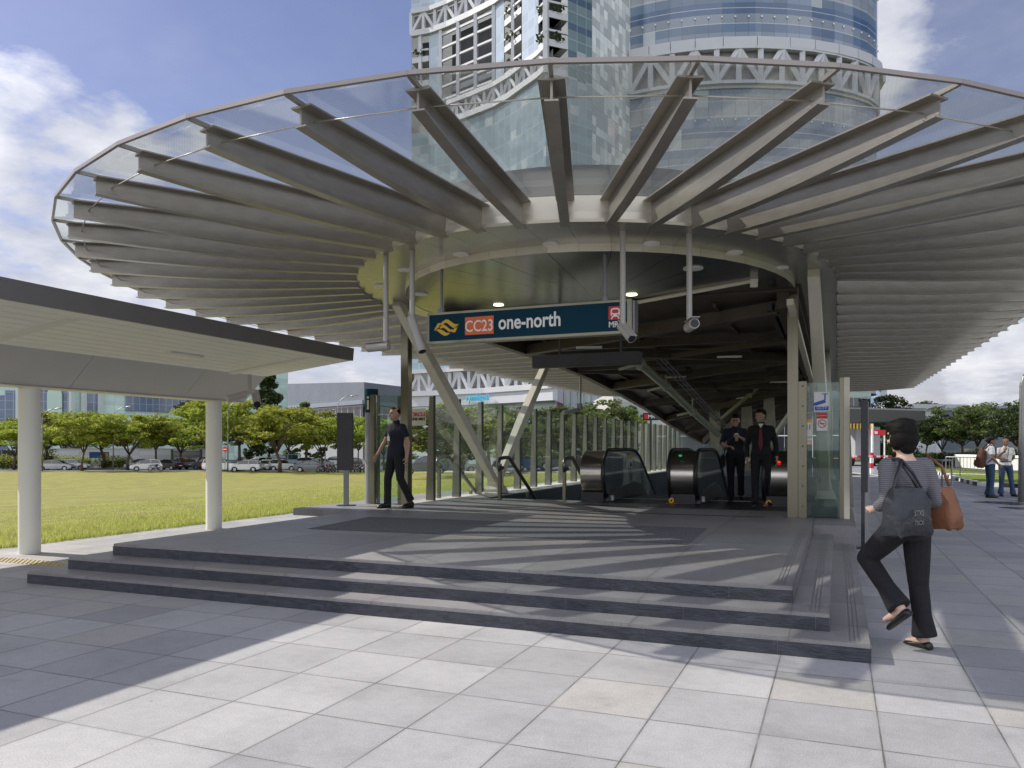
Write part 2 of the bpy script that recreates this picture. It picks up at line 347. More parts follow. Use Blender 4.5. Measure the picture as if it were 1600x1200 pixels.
# ================================================================ TERRAIN
HX0, HX1, HY0, HY1 = -6.75, -.35, 14.9, 41.0      # the shaft opening
def tz(x, y):
    z = -.045*(-x-11) if x < -11 else 0
    return max(z, -1.75) if x < -11 else 0
def grid(name, xs, ys, dz, m, keep=None, jitter=0):
    b = MB(); idx = {}
    def vid(i, j):
        if (i,j) not in idx: idx[(i,j)] = len(b.v); b.v.append((xs[i], ys[j], tz(xs[i], ys[j])+dz))
        return idx[(i,j)]
    for i in range(len(xs)-1):
        for j in range(len(ys)-1):
            cx, cy = (xs[i]+xs[i+1])/2, (ys[j]+ys[j+1])/2
            if HX0 < cx < HX1 and HY0 < cy < HY1: continue
            if keep and not keep(cx, cy): continue
            b.f.append((vid(i,j), vid(i+1,j), vid(i+1,j+1), vid(i,j+1)))
    return struct(b.build(name, m, recalc=False))
def inpoly(P):
    def f(x, y):
        c = False; n = len(P)
        for i in range(n):
            (x1,y1),(x2,y2) = P[i], P[i-1]
            if (y1 > y) != (y2 > y) and x < (x2-x1)*(y-y1)/(y2-y1)+x1: c = not c
        return c
    return f
gx = [-3000,-1200,-500,-250,-150,-100,-70,-49.9,-30,-20,-15,-11,-8,HX0,HX1,1,6,15,40,100,300,1200,3000]
gy = [-300,-60,-20,0,HY0,25,HY1,60,90,150,300,800,3000]
grid('ground', gx, gy, -.03, M_field)
grid('plaza_paving', [-11,-8,HX0,HX1,1,5,6.5], [-30,0,8,HY0,25,HY1,43], 0., M_pave, keep=lambda x, y: not (x > 5 and y > 43))
LP = [(-10.98,-40),(-10.98,47),(-19,50),(-27,60),(-51,90),(-103,71),(-160,48),(-160,-40)]
lawnp = inpoly(LP)
grid('lawn', list(np.arange(-160,-10.9,1.49)), list(np.arange(-40,92,1.5)), -.004, M_lawn, keep=lawnp)
grid('car_park', [-320]+list(np.arange(-160,-18,3.))+[-18], list(np.arange(30,330,6.)), -.02, M_asph, keep=lambda x, y: not lawnp(x,y) and (y > 48 or x < -28) )
# edge kerb of the lawn
b = MB()
for (p, q) in zip(LP[1:6], LP[2:6]):
    b.beam((p[0],p[1],tz(*p)+.02), (q[0],q[1],tz(*q)+.02), .18, .16)
o = b.build('lawn_kerb', M_conc, origin=(-27,60,tz(-27,60))); struct(o)
# far car park kerb: pale strip
# grass blades at the near edge
rs = np.random.RandomState(3); vs = []; fs = []
n = 0
def blades(cnt, x0, x1, y0, y1, h0, h1, wd, power=1):
    global n
    X = x1-(x1-x0)*rs.rand(cnt)**power; Y = y0+(y1-y0)*rs.rand(cnt); a = rs.rand(cnt)*6.283; hh = h0+(h1-h0)*rs.rand(cnt); ln = (rs.rand(cnt)-.2)*.6
    for x, y, aa, h_, l_ in zip(X, Y, a, hh, ln):
        z = tz(x,y); cx, cy = cos(aa)*wd, sin(aa)*wd; lx, ly = -sin(aa)*h_*l_, cos(aa)*h_*l_
        vs.extend([(x-cx,y-cy,z),(x+cx,y+cy,z),(x+lx,y+ly,z+h_)]); fs.append((n,n+1,n+2)); n += 3
blades(52000, -15, -10.97, 4.5, 34, .03, .085, .006, 1.5)
blades(34000, -24, -12, 6, 45, .02, .06, .009)
blades(16000, -11.25, -10.9, 4, 40, .04, .13, .006, 1.6)
b = MB(); b.v = vs; b.f = fs
o = b.build('lawn_grass', M_gblade, recalc=False); o['kind'] = 'stuff'; tag(o, 'short yellow green grass growing along the paved edge of the lawn', 'grass')
# right side: road, kerb, verge
rp = [on(1640,800,0), on(1490,752,0), on(1490,738,0), on(1455,722,0), on(1400,716,0), on(1250,712,0)]
road = MB()
RA = [at(1900,26),at(1640,26.5),at(1530,29),at(1490,35),at(1450,48),at(1390,66),at(1330,75)]
RB = [at(1900,19.5),at(1640,19.8),at(1560,21.8),at(1490,26.5),at(1440,33),at(1330,42),at(1180,46)]
for i in range(6): road.quad(*[Vector((p.x,p.y,.008)) for p in (RB[i],RB[i+1],RA[i+1],RA[i])])
struct(road.build('road', M_road, recalc=False))
b = MB()
for i in range(6):
    b.quad(*[Vector((p.x,p.y,.012)) for p in (RB[i]+(RA[i]-RB[i])*.04,RB[i+1]+(RA[i+1]-RB[i+1])*.04,RB[i+1]+(RA[i+1]-RB[i+1])*.06,RB[i]+(RA[i]-RB[i])*.06)])
struct(b.build('road_marking', M_white, recalc=False))
b = MB()
VB = [at(1900,36),at(1640,40),at(1520,44),at(1480,50),at(1450,62),at(1400,80)]
for i in range(5): b.quad(*[Vector((p.x,p.y,.02)) for p in (RA[i],RA[i+1],VB[i+1],VB[i])])
struct(b.build('grass_verge', grassmat('verge_turf', (.13,.17,.02), (.17,.22,.03), (.2,.24,.04)), recalc=False))
bw, bb = MB(), MB(); k = 0
for i in range(5):
    p, q = RA[i], RA[i+1]; d = (q-p).length; m_ = int(d/.7)
    for j in range(m_):
        a_, c_ = p+(q-p)*(j/m_), p+(q-p)*((j+1)/m_); a_.z = c_.z = .07
        (bw if k % 2 else bb).beam(a_, c_, .22, .15); k += 1
kt = thing('painted_kerb', 'black and white painted kerb curving along the grass verge', 'kerb', tuple(RA[2]))
bw.build('white_block', M_white, kt); bb.build('black_block', M_blk, kt)
# ================================================================ PLATFORM AND STEPS
PX0, PX1, PY = -7.36, -.31, 6.36
plat = MB()
plat.box(PX0, PY, .25, PX1, HY0, .375)
plat.box(-8.75, 11.25, .25, PX0-.002, 17.2, .372)       # pad on the left
plat.box(PX1+.002, 11.55, .002, .24, HY0, .372)         # end block on the right
s2 = MB().box(-7.66, 6.05, .125, -.05, 11.55, .25)
s3 = MB().box(-7.90, 5.76, .001, .21, 11.55, .125)
for nm, bb_, (x0,y0,x1,z0,z1) in (('entrance_platform', plat, (PX0,PY,PX1,.25,.375)), ('middle_step', s2, (-7.66,6.05,-.05,.125,.25)), ('lower_step', s3, (-7.90,5.76,.21,.0,.125))):
    o = bb_.build(nm, M_plat, bevel=.006); struct(o)
    # slate risers set a little proud below a 25 mm tread nosing
    r = MB(); k = .94; x = x0-.002
    while x < x1:
        xe = min(x+k, x1+.002); r.box(x+.002, y0-.004, z0+.001, xe-.002, y0+.02, z1-.028); x += k; k = .94
    y = y0
    while y < 11.5:
        ye = min(y+.94, 11.5)
        r.box(x0-.004, y+.022, z0+.001, x0+.02, ye-.002, z1-.028); y += .94
    o = r.build('riser', M_slate, o); 
    g = MB()
    for q in range(3): g.box(x1-.13+q*.028, y0+.06, z1+.001, x1-.125+q*.028, 11.45, z1+.002)
    g.build('grip_strip', M_mid, o)
o = MB().quad(Vector((-6.35,8.45,.379)), Vector((-1.5,8.70,.379)), Vector((-1.56,10.5,.379)), Vector((-6.55,10.25,.379))).build('pebble_mat', M_mat, recalc=False); struct(o)
o = MB().box(-5.6, 12.42, .376, -1.0, 12.50, .381).build('floor_channel', M_dark, origin=(-3.3,12.46,.376)); tag(o, 'narrow black drainage slot across the platform before the escalators', 'drain')
# shaft walls, ledges and back wall
sh = MB()
sh.box(-8.0, 12.9, .02, -7.36-.01, 42, .374) if False else None
M_wdark = mat('shaft_wall_panel', (.10,.115,.13), .35, .2, var=.15, vscale=.6)
sh.box(HX0-.12, HY0, -9, HX0, HY1, .374); sh.box(HX1, HY0, -9, HX1+.12, HY1, .374)
sh.box(HX0, HY0, -.6, HX1, HY0+.1, .374) ; sh.box(-6.7,HY1,-9,HX1,HY1+.3,-.05)
struct(sh.build('shaft_wall', M_wdark))
b = MB().box(-7.75, HY0, .0, HX0-.121, HY1, .376); b.box(HX1+.121, HY0, .0, .3, HY1, .376)
b.box(-7.75, 12.9, .25, -7.364, HY0-.002, .376)
struct(b.build('shaft_ledge', M_conc))
# back wall with panel joints
b = MB()
M_bw = mat('back_wall_panel', (.20,.23,.25), .3, .25, var=.12, vscale=.7)
x = -7.6
while x < .4:
    z = -9
    while z < 4.2:
        b.box(x+.01, 41.02, z+.01, min(x+1.3,.45)-.01, 41.2, z+1.06); z += 1.1
    x += 1.3
o = b.build('end_wall', M_bw, origin=(-3.5,41.1,-9)); tag(o, 'dark grey panelled wall closing the far end of the escalator shaft', 'wall')
# descending stairs left of the escalators
b = MB()
for i in range(30): b.box(-6.74, 15.0+i*.3, -9, -4.62, 15.3+i*.3+.001, .372-.165*(i+1))
struct(b.build('staircase', M_plate2))
b = MB().box(-4.6, 15.02, -9, -.36, 16.9, .34); b.box(-4.6, 16.9, -9, -.36, 40.9, -8); struct(b.build('landing_slab', M_wdark))
o = MB().box(-4.62, 13.7, .3765, -.72, 16.6, .380).build('comb_floor', mat('ribbed_dark_floor', (.05,.05,.055), .35, .5, bump=.3, bscale=60)); struct(o)
# tactile strip
M_tac = mat('tactile_yellow', (.55,.42,.14), .6)
b = MB(); b.box(-15, 0, 0, -14.99, .01, 0.01) if False else None
for i in range(44):
    for j in range(4):
        b.lathe((-10.2-0+j*.075, 5.6+i*.075, .001), [(.022,0),(.016,.006)], 6)
b.v = [(v[0]+.0, v[1], v[2]) for v in b.v]
p0 = on(105,882,0)
b2 = MB()
for i in range(40):
    for j in range(4):
        b2.lathe((p0.x-i*.075, p0.y-.15+j*.075, .0015), [(.024,0),(.017,.007)], 6)
struct(b2.build('tactile_strip', M_tac))
# ================================================================ CANOPY
ZG = 4.14
def ell_arc(cx, a, b_, yf, ds, s0):
    "points on the quarter ellipse front at signed arc distances"
    ts = np.linspace(0, pi/2, 2000); xs = a*np.sin(ts); ys = yf+b_*(1-np.cos(ts))
    s = np.concatenate([[0], np.cumsum(np.hypot(np.diff(xs), np.diff(ys)))]); tot_ = s[-1]
    def P(d):
        sg = 1 if d >= 0 else -1; d = abs(d)
        if d <= tot_: return (cx+sg*float(np.interp(d, s, xs)), float(np.interp(d, s, ys)))
        return None
    return P, tot_
POL, TOL = ell_arc(-4.02, 7.62, 8.55, 5.08, 1, 0); POR, TOR = ell_arc(-4.02, 7.55, 7.7, 5.08, 1, 0); PI_, TI = ell_arc(-3.56, 3.56, 4.3, 7.97, 1, 0)
def outer_pt(d, ext=0):
    P = (POR if d > 0 else POL)(d)
    if P is None:
        sg = 1 if d > 0 else -1; y0 = 12.78 if d > 0 else 13.63; y = y0+(abs(d)-(TOR if d > 0 else TOL))*.98; return Vector((-4.02+sg*((7.55 if d > 0 else 7.62)-(y-y0)*.02), y, 0))
    return Vector((*P, 0))
def inner_pt(d):
    P = PI_(d)
    if P is None:
        sg = 1 if d > 0 else -1; y = 12.27+(abs(d)-TI)*1.0; return Vector((-3.56+sg*3.56, y, 0))
    return Vector((*P, 0))
RB_ = []      # (outer, inner) per rib
for k in range(-37, 38):
    do = .14+k*1.0; ds = .47 if abs(k) <= 13 else None
    if abs(k) <= 13: di = -.09+k*.475
    else: di = (-.09 if False else 0)+(1 if k > 0 else -1)*(13*.475+(abs(k)-13)*1.03)
    RB_.append((outer_pt(do), inner_pt(di)))
can = thing('station_canopy', 'large oval steel and glass canopy over the station entrance', 'canopy', (-3.56, 12.3, .375))
def rib_mesh(o, i):
    d = (i-o); L_ = d.length; d.normalize(); s_ = Vector((-d.y, d.x, 0)); b = MB()
    nseg = 9; zt = ZG-.03
    def dep(t): return .17+.105*sin(pi/2*min(1, t/.72))+.02*t
    def sect(t):
        p = o+d*(L_*t); z1 = zt; z0 = zt-dep(t); tw = .10; tf = .014; bw_ = .052; wt = .009
        return [p+s_*tw+Vector((0,0,z1)), p-s_*tw+Vector((0,0,z1)), p-s_*tw+Vector((0,0,z1-tf)), p-s_*wt+Vector((0,0,z1-tf-.006)), p-s_*wt+Vector((0,0,z0+tf)), p-s_*bw_+Vector((0,0,z0+tf)),
                p-s_*bw_+Vector((0,0,z0)), p+s_*bw_+Vector((0,0,z0)), p+s_*bw_+Vector((0,0,z0+tf)), p+s_*wt+Vector((0,0,z0+tf)), p+s_*wt+Vector((0,0,z1-tf-.006)), p+s_*tw+Vector((0,0,z1-tf))]
    n = 12; vs = []; fs = []
    for q in range(nseg+1): vs += sect(q/nseg)
    for q in range(nseg):
        for k in range(n): fs.append((q*n+k, q*n+(k+1)%n, (q+1)*n+(k+1)%n, (q+1)*n+k))
    fs.append(tuple(range(n-1,-1,-1))); fs.append(tuple(nseg*n+k for k in range(n)))
    b.add(vs, fs)
    # bracket and clamp at the tip
    t0 = o-d*.16; b.beam(o+d*.06+Vector((0,0,ZG-.022)), t0+Vector((0,0,ZG-.005)), .03, .035)
    b.obox(o+d*.03+Vector((0,0,zt-.02)), (.10,.05,.02), atan2(d.y,d.x))
    return b
ribs = RB_
for (o_, i_) in ribs: rib_mesh(o_, i_).build('rib', M_rib, can, smooth='auto')
# back end closing ribs
oL, oR = ribs[0][0], ribs[-1][0]; iL, iR = ribs[0][1], ribs[-1][1]
yb = max(oL.y, oR.y)
for q in range(1, 9):
    xx = -11.0+q*1.6; yy = iL.y if iL.x < xx < iR.x else iL.y-.0
    MB().beam((xx, yy+.15, ZG-.14), (xx, yb+2.2, ZG-.11), .06, .2).build('rib', M_rib, can)
MB().box(oL.x+.15, yb-.15, ZG-.03, oR.x-.15, yb+2.3, ZG+.0).build('end_roof_panel', M_cream, can)
# glass panels
def extd(o, i, e): return o-(i-o).normalized()*e
for q in range(len(ribs)-1):
    (o0,i0),(o1,i1) = ribs[q], ribs[q+1]; a_, b_ = extd(o0,i0,.16), extd(o1,i1,.16)
    m_ = MB(); g = .006
    pts = [a_.lerp(b_,g), b_.lerp(a_,g), i1.lerp(i0,g), i0.lerp(i1,g)]
    m_.quad(*[p+Vector((0,0,ZG+.006)) for p in pts])
    m_.build('glass_panel', M_can, can, recalc=False)
rim = MB(); pts = [extd(o,i,.17)+Vector((0,0,ZG+.004)) for o, i in ribs]
for p, q in zip(pts, pts[1:]): rim.beam(p, q, .028, .034)
rim.build('edge_rail', mat('edge_rail_steel', (.30,.27,.25), .4, .5), can)
rod = MB(); pr = None
for o_, i_ in ribs:
    p = extd(o_,i_,-.14)+Vector((0,0,ZG-.115))
    if pr is not None:
        rod.tube([pr, p], .0065, 5)
    pr = p
rod.build('tie_rod', mat('tie_rod_steel', (.50,.47,.40), .35, .5), can, smooth=True)
# ring fascia (faceted), soffit, inner step and ceiling
I_ = [i for o, i in ribs]
ZS, ZC = 3.865, 3.775
ctr = Vector((-3.56, 12.3, 0))
fa = MB()
for p, q in zip(I_, I_[1:]):
    n_ = Vector((q.y-p.y, -(q.x-p.x), 0)).normalized()
    if n_.dot((p+q)/2-ctr) < 0: n_ = -n_
    md = (p+q)/2; g = (q-p).normalized()*.003
    # slightly bulged lower lip as in pressed steel panels
    rows = [(ZG+.01, 0), (ZS+.11, .0), (ZS+.03, .012), (ZS, .0)]
    for (za, ea), (zb, eb) in zip(rows, rows[1:]):
        fa.quad(p+g+n_*ea+Vector((0,0,za)), q-g+n_*ea+Vector((0,0,za)), q-g+n_*eb+Vector((0,0,zb)), p+g+n_*eb+Vector((0,0,zb)))
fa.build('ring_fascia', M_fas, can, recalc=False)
def J_(p, f=1):
    return p
def insetpts(P, dist):
    out = []
    for k, p in enumerate(P):
        a_ = P[max(k-1,0)]; b_ = P[min(k+1,len(P)-1)]; t_ = (b_-a_).normalized(); n_ = Vector((t_.y, -t_.x, 0))
        if n_.dot(ctr-p) < 0 and p.y < 13: n_ = -n_
        if p.y >= 13: n_ = Vector((1 if p.x < ctr.x else -1, 0, 0))
        out.append(p+n_*dist)
    return out
J = []
PJ, TJ = ell_arc(-3.56, 2.98, 3.4, 8.92, 1, 0)
for k, p in enumerate(I_):
    kk = k-37
    if abs(kk) <= 13:
        P = PJ(np.clip(-.05+kk*TJ/13, -TJ, TJ)); J.append(Vector((*P, 0)))
    else: J.append(Vector((-3.56+(2.98 if kk > 0 else -2.98), p.y, 0)))
so_ = MB(); st = MB()
for k in range(len(I_)-1):
    p, q, a_, b_ = I_[k], I_[k+1], J[k], J[k+1]; g = .004
    so_.quad(*[v+Vector((0,0,ZS)) for v in (p.lerp(q,g),q.lerp(p,g),b_.lerp(a_,g),a_.lerp(b_,g))])
    if a_.y < 12.4 or b_.y < 12.4:
        st.quad(a_.lerp(b_,g)+Vector((0,0,ZS)), b_.lerp(a_,g)+Vector((0,0,ZS)), b_.lerp(a_,g)+Vector((0,0,ZC-.005)), a_.lerp(b_,g)+Vector((0,0,ZC-.005)))
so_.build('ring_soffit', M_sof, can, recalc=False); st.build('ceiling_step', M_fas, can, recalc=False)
# flat ceiling: radial panels
ce = MB(); hub = Vector((-3.56, 12.25, ZC))
Jf = [j for j in J if j.y < 12.35]
for k in range(0, len(Jf)-1, 2):
    a_, b_ = Jf[k], Jf[min(k+2,len(Jf)-1)]; m2 = Jf[k+1]
    ce.add([a_.lerp(b_,.006)+Vector((0,0,ZC)), m2+Vector((0,0,ZC)), b_.lerp(a_,.006)+Vector((0,0,ZC)), hub], [(0,1,2,3)])
ce.box(-6.5, 12.30, ZC, -.6, 12.42, ZC+.08)
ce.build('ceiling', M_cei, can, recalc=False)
MB().add([p+Vector((0,0,ZC+.03)) for p in Jf], [tuple(range(len(Jf)))]).build('ceiling_backing', M_blk, can, recalc=False)
# solid roof over the ring
rf = MB(); n = len(I_)
def ringz(f, z): return [Vector((ctr.x+(p.x-ctr.x)*f, (p.y if p.y > 12.3 else ctr.y+(p.y-ctr.y)*f), z)) for p in I_]
rows = [ringz(1.0, ZG+.02), ringz(.975, ZG+.16), ringz(.90, ZG+.34), ringz(.84, ZG+.58), ringz(.80, ZG+.60)]
vs = [v for r in rows for v in r]; fs = []
for j in range(len(rows)-1):
    for k in range(n-1): fs.append((j*n+k, j*n+k+1, (j+1)*n+k+1, (j+1)*n+k))
for k in range(n//2): fs.append((4*n+k, 4*n+k+1, 4*n+n-2-k, 4*n+n-1-k)) if k < n-2-k else None
rf.add(vs, fs); rf.build('roof_crown', mat('roof_sheet', (.07,.075,.075), .5, .4, var=.1), can, recalc=False)
# sloping ceiling over the escalators, with steel members
prof = [(12.35,3.74),(17.2,3.68),(20.5,3.56),(24,3.32),(28,2.98),(32.6,2.48),(37,2.08),(41,1.78)]
def pz2(x, y):
    zl = float(np.interp(y, [p[0] for p in prof], [p[1] for p in prof])); zr = 3.74-(y-12.35)*.011
    f = min(1, max(0, (x+6.45)/4.6)); return zl+(zr-zl)*f
sc_ = MB()
for (y0,z0),(y1,z1) in zip(prof, prof[1:]):
    for q in range(6):
        xa_, xb_ = -6.45+5.9*q/6, -6.45+5.9*(q+1)/6; F = [(xa_,y0),(xb_,y0),(xb_,y1),(xa_,y1)]
        sc_.hexa([(x,y,pz2(x,y)) for x,y in F], [(x,y,pz2(x,y)+.05) for x,y in F])
sc_.build('sloping_ceiling', M_brown, can)
MB().box(-6.5,12.5,3.86,-.5,41,3.9).build('upper_lining', M_brown, can)
M_clr = mat('clerestory_panel', (.62,.62,.50), .5)
for xa_ in (1100,1128,1150,1184): MB().beam(at(xa_,37,609), at(xa_+20,37.2,607), .04, .42).build('clerestory_panel', M_clr, can)
for (xa_,ya_,xb_,yb_) in ((1100,690,1235,560),(1130,700,1238,625),(1072,668,1180,590)): MB().beam(at(xa_,33,ya_), at(xb_,29,yb_), .14, .22).build('brace', M_brown, can)
def pz(y): return float(np.interp(y, [p[0] for p in prof], [p[1] for p in prof]))
tr = MB()
for xs in (-6.3, -.75):
    for (y0,z0),(y1,z1) in zip(prof, prof[1:]): tr.beam((xs,y0,pz2(xs,y0)-.13),(xs,y1,pz2(xs,y1)-.13),.16,.24)
ys = [12.8,16,19.5,23,27,31,35.5,40]
for k, (y0, y1) in enumerate(zip(ys, ys[1:])):
    xa, xb = (-6.2,-.8) if k % 2 else (-.8,-6.2)
    tr.beam((xa,y0,pz2(xa,y0)-.16),(xb,y1,pz2(xb,y1)-.16),.2,.2); tr.beam((-6.2,y1,pz2(-6.2,y1)-.13),(-.8,y1,pz2(-.8,y1)-.13),.14,.16)
    tr.beam((xb,y0,pz2(xb,y0)-.22),((xa+xb)/2,(y0+y1)/2,pz2(-3.5,(y0+y1)/2)-.2),.07,.1)
    for q in range(3): tr.beam((-5.6+q*1.9,y0,pz2(-5.6+q*1.9,y0)-.05),(-5.6+q*1.9,y1,pz2(-5.6+q*1.9,y1)-.05),.05,.06)
tr.build('ceiling_truss', M_brown, can)
for (xl__,yl__) in ((-4.8,15),(-2.4,17.5),(-4.2,21),(-1.8,24),(-3.2,28)): MB().beam((xl__,yl__,pz2(xl__,yl__)-.3),(xl__+.5,yl__+.12,pz2(xl__+.5,yl__)-.3), .07, .04).build('bright_streak', M_white, can)  # unlit white bars added to stand in for bright streaks under the slope
pp = MB()
pl = [at(1000,18.2,568), at(1040,21.5,603), at(1082,25.5,643), at(1132,31.5,688)]
pp.tube([pl[0],pl[1]], .105, 14); pp.tube([pl[1],pl[2]], .105, 14); pp.tube([pl[2],pl[3]], .105, 14)
for p in pl: pp.tube([p-(pl[3]-pl[0]).normalized()*.12, p+(pl[3]-pl[0]).normalized()*.12], .14, 14); pp.beam(p+Vector((-.5,0,-.12)), p+Vector((.05,0,.0)), .06, .06); pp.beam(p, p+Vector((0,0,.5)), .04, .04)
pp.build('service_pipe', M_pipe, can, smooth='auto')
ct = MB()
for dx in (.28,.40,.5): ct.tube([p+Vector((dx,0,.16)) for p in pl], .022, 6)
for k in range(22):
    p = pl[0].lerp(pl[3], k/21); ct.beam(p+Vector((.24,0,.13)), p+Vector((.54,0,.13)), .02, .015)
ct.build('cable_tray', M_mid, can)
lr = MB().tube([at(960,12.9,479)+Vector((0,0,.0)), at(1183,11.0,437)], .032, 8); lr.obox(at(1178,11.0,442), (.10,.03,.12), .3)
lr.build('ceiling_edge_tube', M_cream, can, smooth='auto')
# right side rails under the ceiling edge
rr = MB()
for dx, r_ in ((0,.035),(.10,.02),(.17,.02)): rr.beam((-.95+dx, 12.6, ZC-.2),(-.95+dx, 40, ZC-.5), r_*2, .12)
rr.build('side_rail', M_dark, can)
MB().beam((-.62,11.9,3.5),(-.45,25,2.4),.09,.09).build('side_brace', M_cream, can)
# V columns
def vcol(base, ends, w0=.17, w1=.24, mt=M_cream):
    b = MB(); bx, by, bz = base
    for e in ends:
        e = Vector(e); d = (e-Vector((bx,by,bz))).normalized(); p0 = Vector((bx,by,bz+.12))
        b.beam(p0+Vector((0,(.06 if e.y > by else -.06),0)), p0.lerp(e,.5), .15, w0, up=(0,1,0) if False else (0,0,1), w2=.2, h2=w1); b.beam(p0.lerp(e,.5), e, .2, w1, w2=.15, h2=w0)
    b.hexa([(bx-.2,by-.34,bz-.13),(bx+.2,by-.34,bz-.13),(bx+.2,by+.34,bz-.13),(bx-.2,by+.34,bz-.13)], [(bx-.15,by-.22,bz+.03),(bx+.15,by-.22,bz+.03),(bx+.15,by+.22,bz+.03),(bx-.15,by+.22,bz+.03)])
    b.hexa([(bx-.13,by-.18,bz+.03),(bx+.13,by-.18,bz+.03),(bx+.13,by+.18,bz+.03),(bx-.13,by+.18,bz+.03)], [(bx-.09,by-.26,bz+.24),(bx+.09,by-.26,bz+.24),(bx+.09,by+.26,bz+.24),(bx-.09,by+.26,bz+.24)])
    b.build('v_column', mt, can, bevel=.008)
vcol((-7.2,16.5,.52), [(-6.82,11.5,3.86), (-7.02,19.7,3.86)])
vcol((-.22,17.3,.52), [(-.30,11.55,3.86), (-.25,22,3.86)], w0=.26, w1=.32)
vcol((-.22,27.5,.52), [(-.25,23.3,3.86), (-.25,31.5,3.86)])
fr = MB()
M_ol = mat('olive_steel', (.34,.33,.24), .4, .3, var=.2)
for (x_, D_) in ((1118,30),(1143,32),(1168,30),(1203,28)):
    fr = MB(); p0, p1 = at(x_,D_,735), at(x_-2,D_,598); fr.beam(p0, p0.lerp(p1,.5), .22, .12, up=(0,1,0), w2=.42, h2=.12); fr.beam(p0.lerp(p1,.5), p1, .42, .12, up=(0,1,0), w2=.3, h2=.12); fr.build('inner_column', M_ol, can)
MB().beam(at(1262,20,606), at(1196,22,702), .11, .10).beam(at(1196,22,702), at(1160,24,727), .08, .08).build('brace', M_cream, can)
MB().beam(at(1238,24,560), at(1120,28,660), .07, .10).build('brace', M_ol, can)
# downlights
def disc(x, y, z, m_, nm, r=.10):
    p = on(x, y, z); b = MB().lathe((p.x,p.y,z-.016), [(r*.7,0),(r,.003),(r,.018)], 24); b.build(nm, m_, can, smooth=False)
for (x, y) in ((860,381),(1018,380),(720,397),(1148,394),(1220,418),(632,421),(595,446)): disc(x, y, ZS, M_disc, 'downlight')
disc(1083,419, ZC, M_disc, 'downlight', .13); disc(657,459, ZC, M_disc, 'downlight', .12)
for (x, y) in ((779,476),(987,460)): disc(x, y, ZC, M_lamp, 'lit_downlight', .085)
# tall posts that carry the ring
def tallpost(px, nm):
    x = atY(px, 12.7); b = MB().box(x-.075, 12.62, .375, x+.075, 12.78, ZC+.08); b.build('tall_post', M_ss, can, bevel=.005); return x
xl_, xr_ = tallpost(635,0), tallpost(1239,0)
# ================================================================ GLASS SCREENS
def screen_posts(b_, t, x, y, z0, z1, axis='y'): pass
t = thing('glass_screen', 'low glass screen with steel posts and stickers right of the escalators', 'glass screen', (-.2,12.7,.375))
xa, xb = atY(1250,12.72)-.02, atY(1320,12.72)
MB().box(xr_+.08, 12.60, .376, xr_+.20, 12.74, 2.42).build('post', M_ss, t, bevel=.004)
b = MB()
for k in range(7): b.lathe((0,0,0), [(.012,0),(.016,.006),(.006,.012)], 10); 
bb2 = MB()
for k in range(7): bb2.ell((xr_+.145, 12.598, .55+k*.3), (.014,.008,.014), 8, 6)
bb2.build('bolt', M_ss, t, smooth=True)
MB().box(xb-.07, 12.62, .376, xb-.015, 12.82, 2.46).build('post', M_ss, t, bevel=.004)
MB().box(xb-.013, 12.60, .376, xb+.065, 12.84, 2.46).build('post', M_cream, t, bevel=.004)
MB().box(xr_+.205, 12.69, .40, xb-.075, 12.702, 2.40).build('glass_pane', M_scr, t)
MB().box(-.30, 12.9, .378, -.288, 14.8, 2.40).build('glass_pane', M_scr, t)
MB().box(xr_+.26, 12.75, .376, xb-.1, 13.15, .52).build('base_channel', M_dark, t)
def sticker(t, x0, y0, x1, y1, Y, m_, nm='sticker'):
    "flat sheet in plane Y spanning given photo pixels"
    def q(x, y):
        X = atY(x, Y); D = -CS*X+CC*Y; return X, H+(698-y)/1234.*D
    xa_, za = q(x0, y1); xb_, zb = q(x1, y0); 
    return xa_, za, xb_, zb
x0, z0, x1, z1 = sticker(t, 1272,612,1296,643, 12.685, None)
MB().box(x0, 12.683, z0, x1, 12.688, z1).build('camera_notice', M_white, t)
MB().box(x0+.01, 12.680, z0+.015, x1-.01, 12.6825, z0+.075).build('notice_band', M_blue, t)
text('notice_text', 'CCTV', .055, ((x0+x1)/2, 12.678, z0+.035), M_let, t, align='CENTER', ext=.0005)
b = MB(); cx_ = (x0+x1)/2; zt_ = z1-.03
b.box(cx_+.0, 12.680, zt_-.008, cx_+.09, 12.6825, zt_+.004); b.box(cx_+.035, 12.680, zt_-.09, cx_+.055, 12.6825, zt_-.008)
b.obox((cx_-.02,12.681,zt_-.13), (.15,.003,.05), ry=rad(-18)); b.obox((cx_-.10,12.681,zt_-.155), (.025,.003,.04), ry=rad(-18))
b.build('camera_symbol', M_blue, t)
x0, z0, x1, z1 = sticker(t, 1276,645,1293,673, 12.685, None)
MB().box(x0, 12.683, z0, x1, 12.688, z1).build('no_smoking_notice', M_white, t)
MB().box(x0, 12.680, z1-.085, x1, 12.6825, z1).build('notice_band', M_red, t)
text('notice_text', 'NO SMOKING', .026, ((x0+x1)/2, 12.678, z1-.05), M_let, t, align='CENTER', ext=.0005, sx=.85)
def ringxz(c, r, r2, y, n=28):
    b = MB()
    for k in range(n):
        a0, a1 = 2*pi*k/n, 2*pi*(k+1)/n
        b.quad(*[(c[0]+q*cos(a), y, c[1]+q*sin(a)) for q, a in ((r,a0),(r,a1),(r2,a1),(r2,a0))])
    return b
cx_, cz_ = (x0+x1)/2, z0+.105
b = ringxz((cx_,cz_), .062, .050, 12.681); b.obox((cx_,12.681,cz_), (.11,.002,.010), ry=rad(45)); b.build('prohibition_ring', M_red, t, recalc=False)
MB().box(cx_-.035, 12.6815, cz_-.006, cx_+.035, 12.682, cz_+.006).build('cigarette', M_blk, t)
x0, z0, x1, z1 = sticker(t, 1259,655,1269,695, 12.685, None)
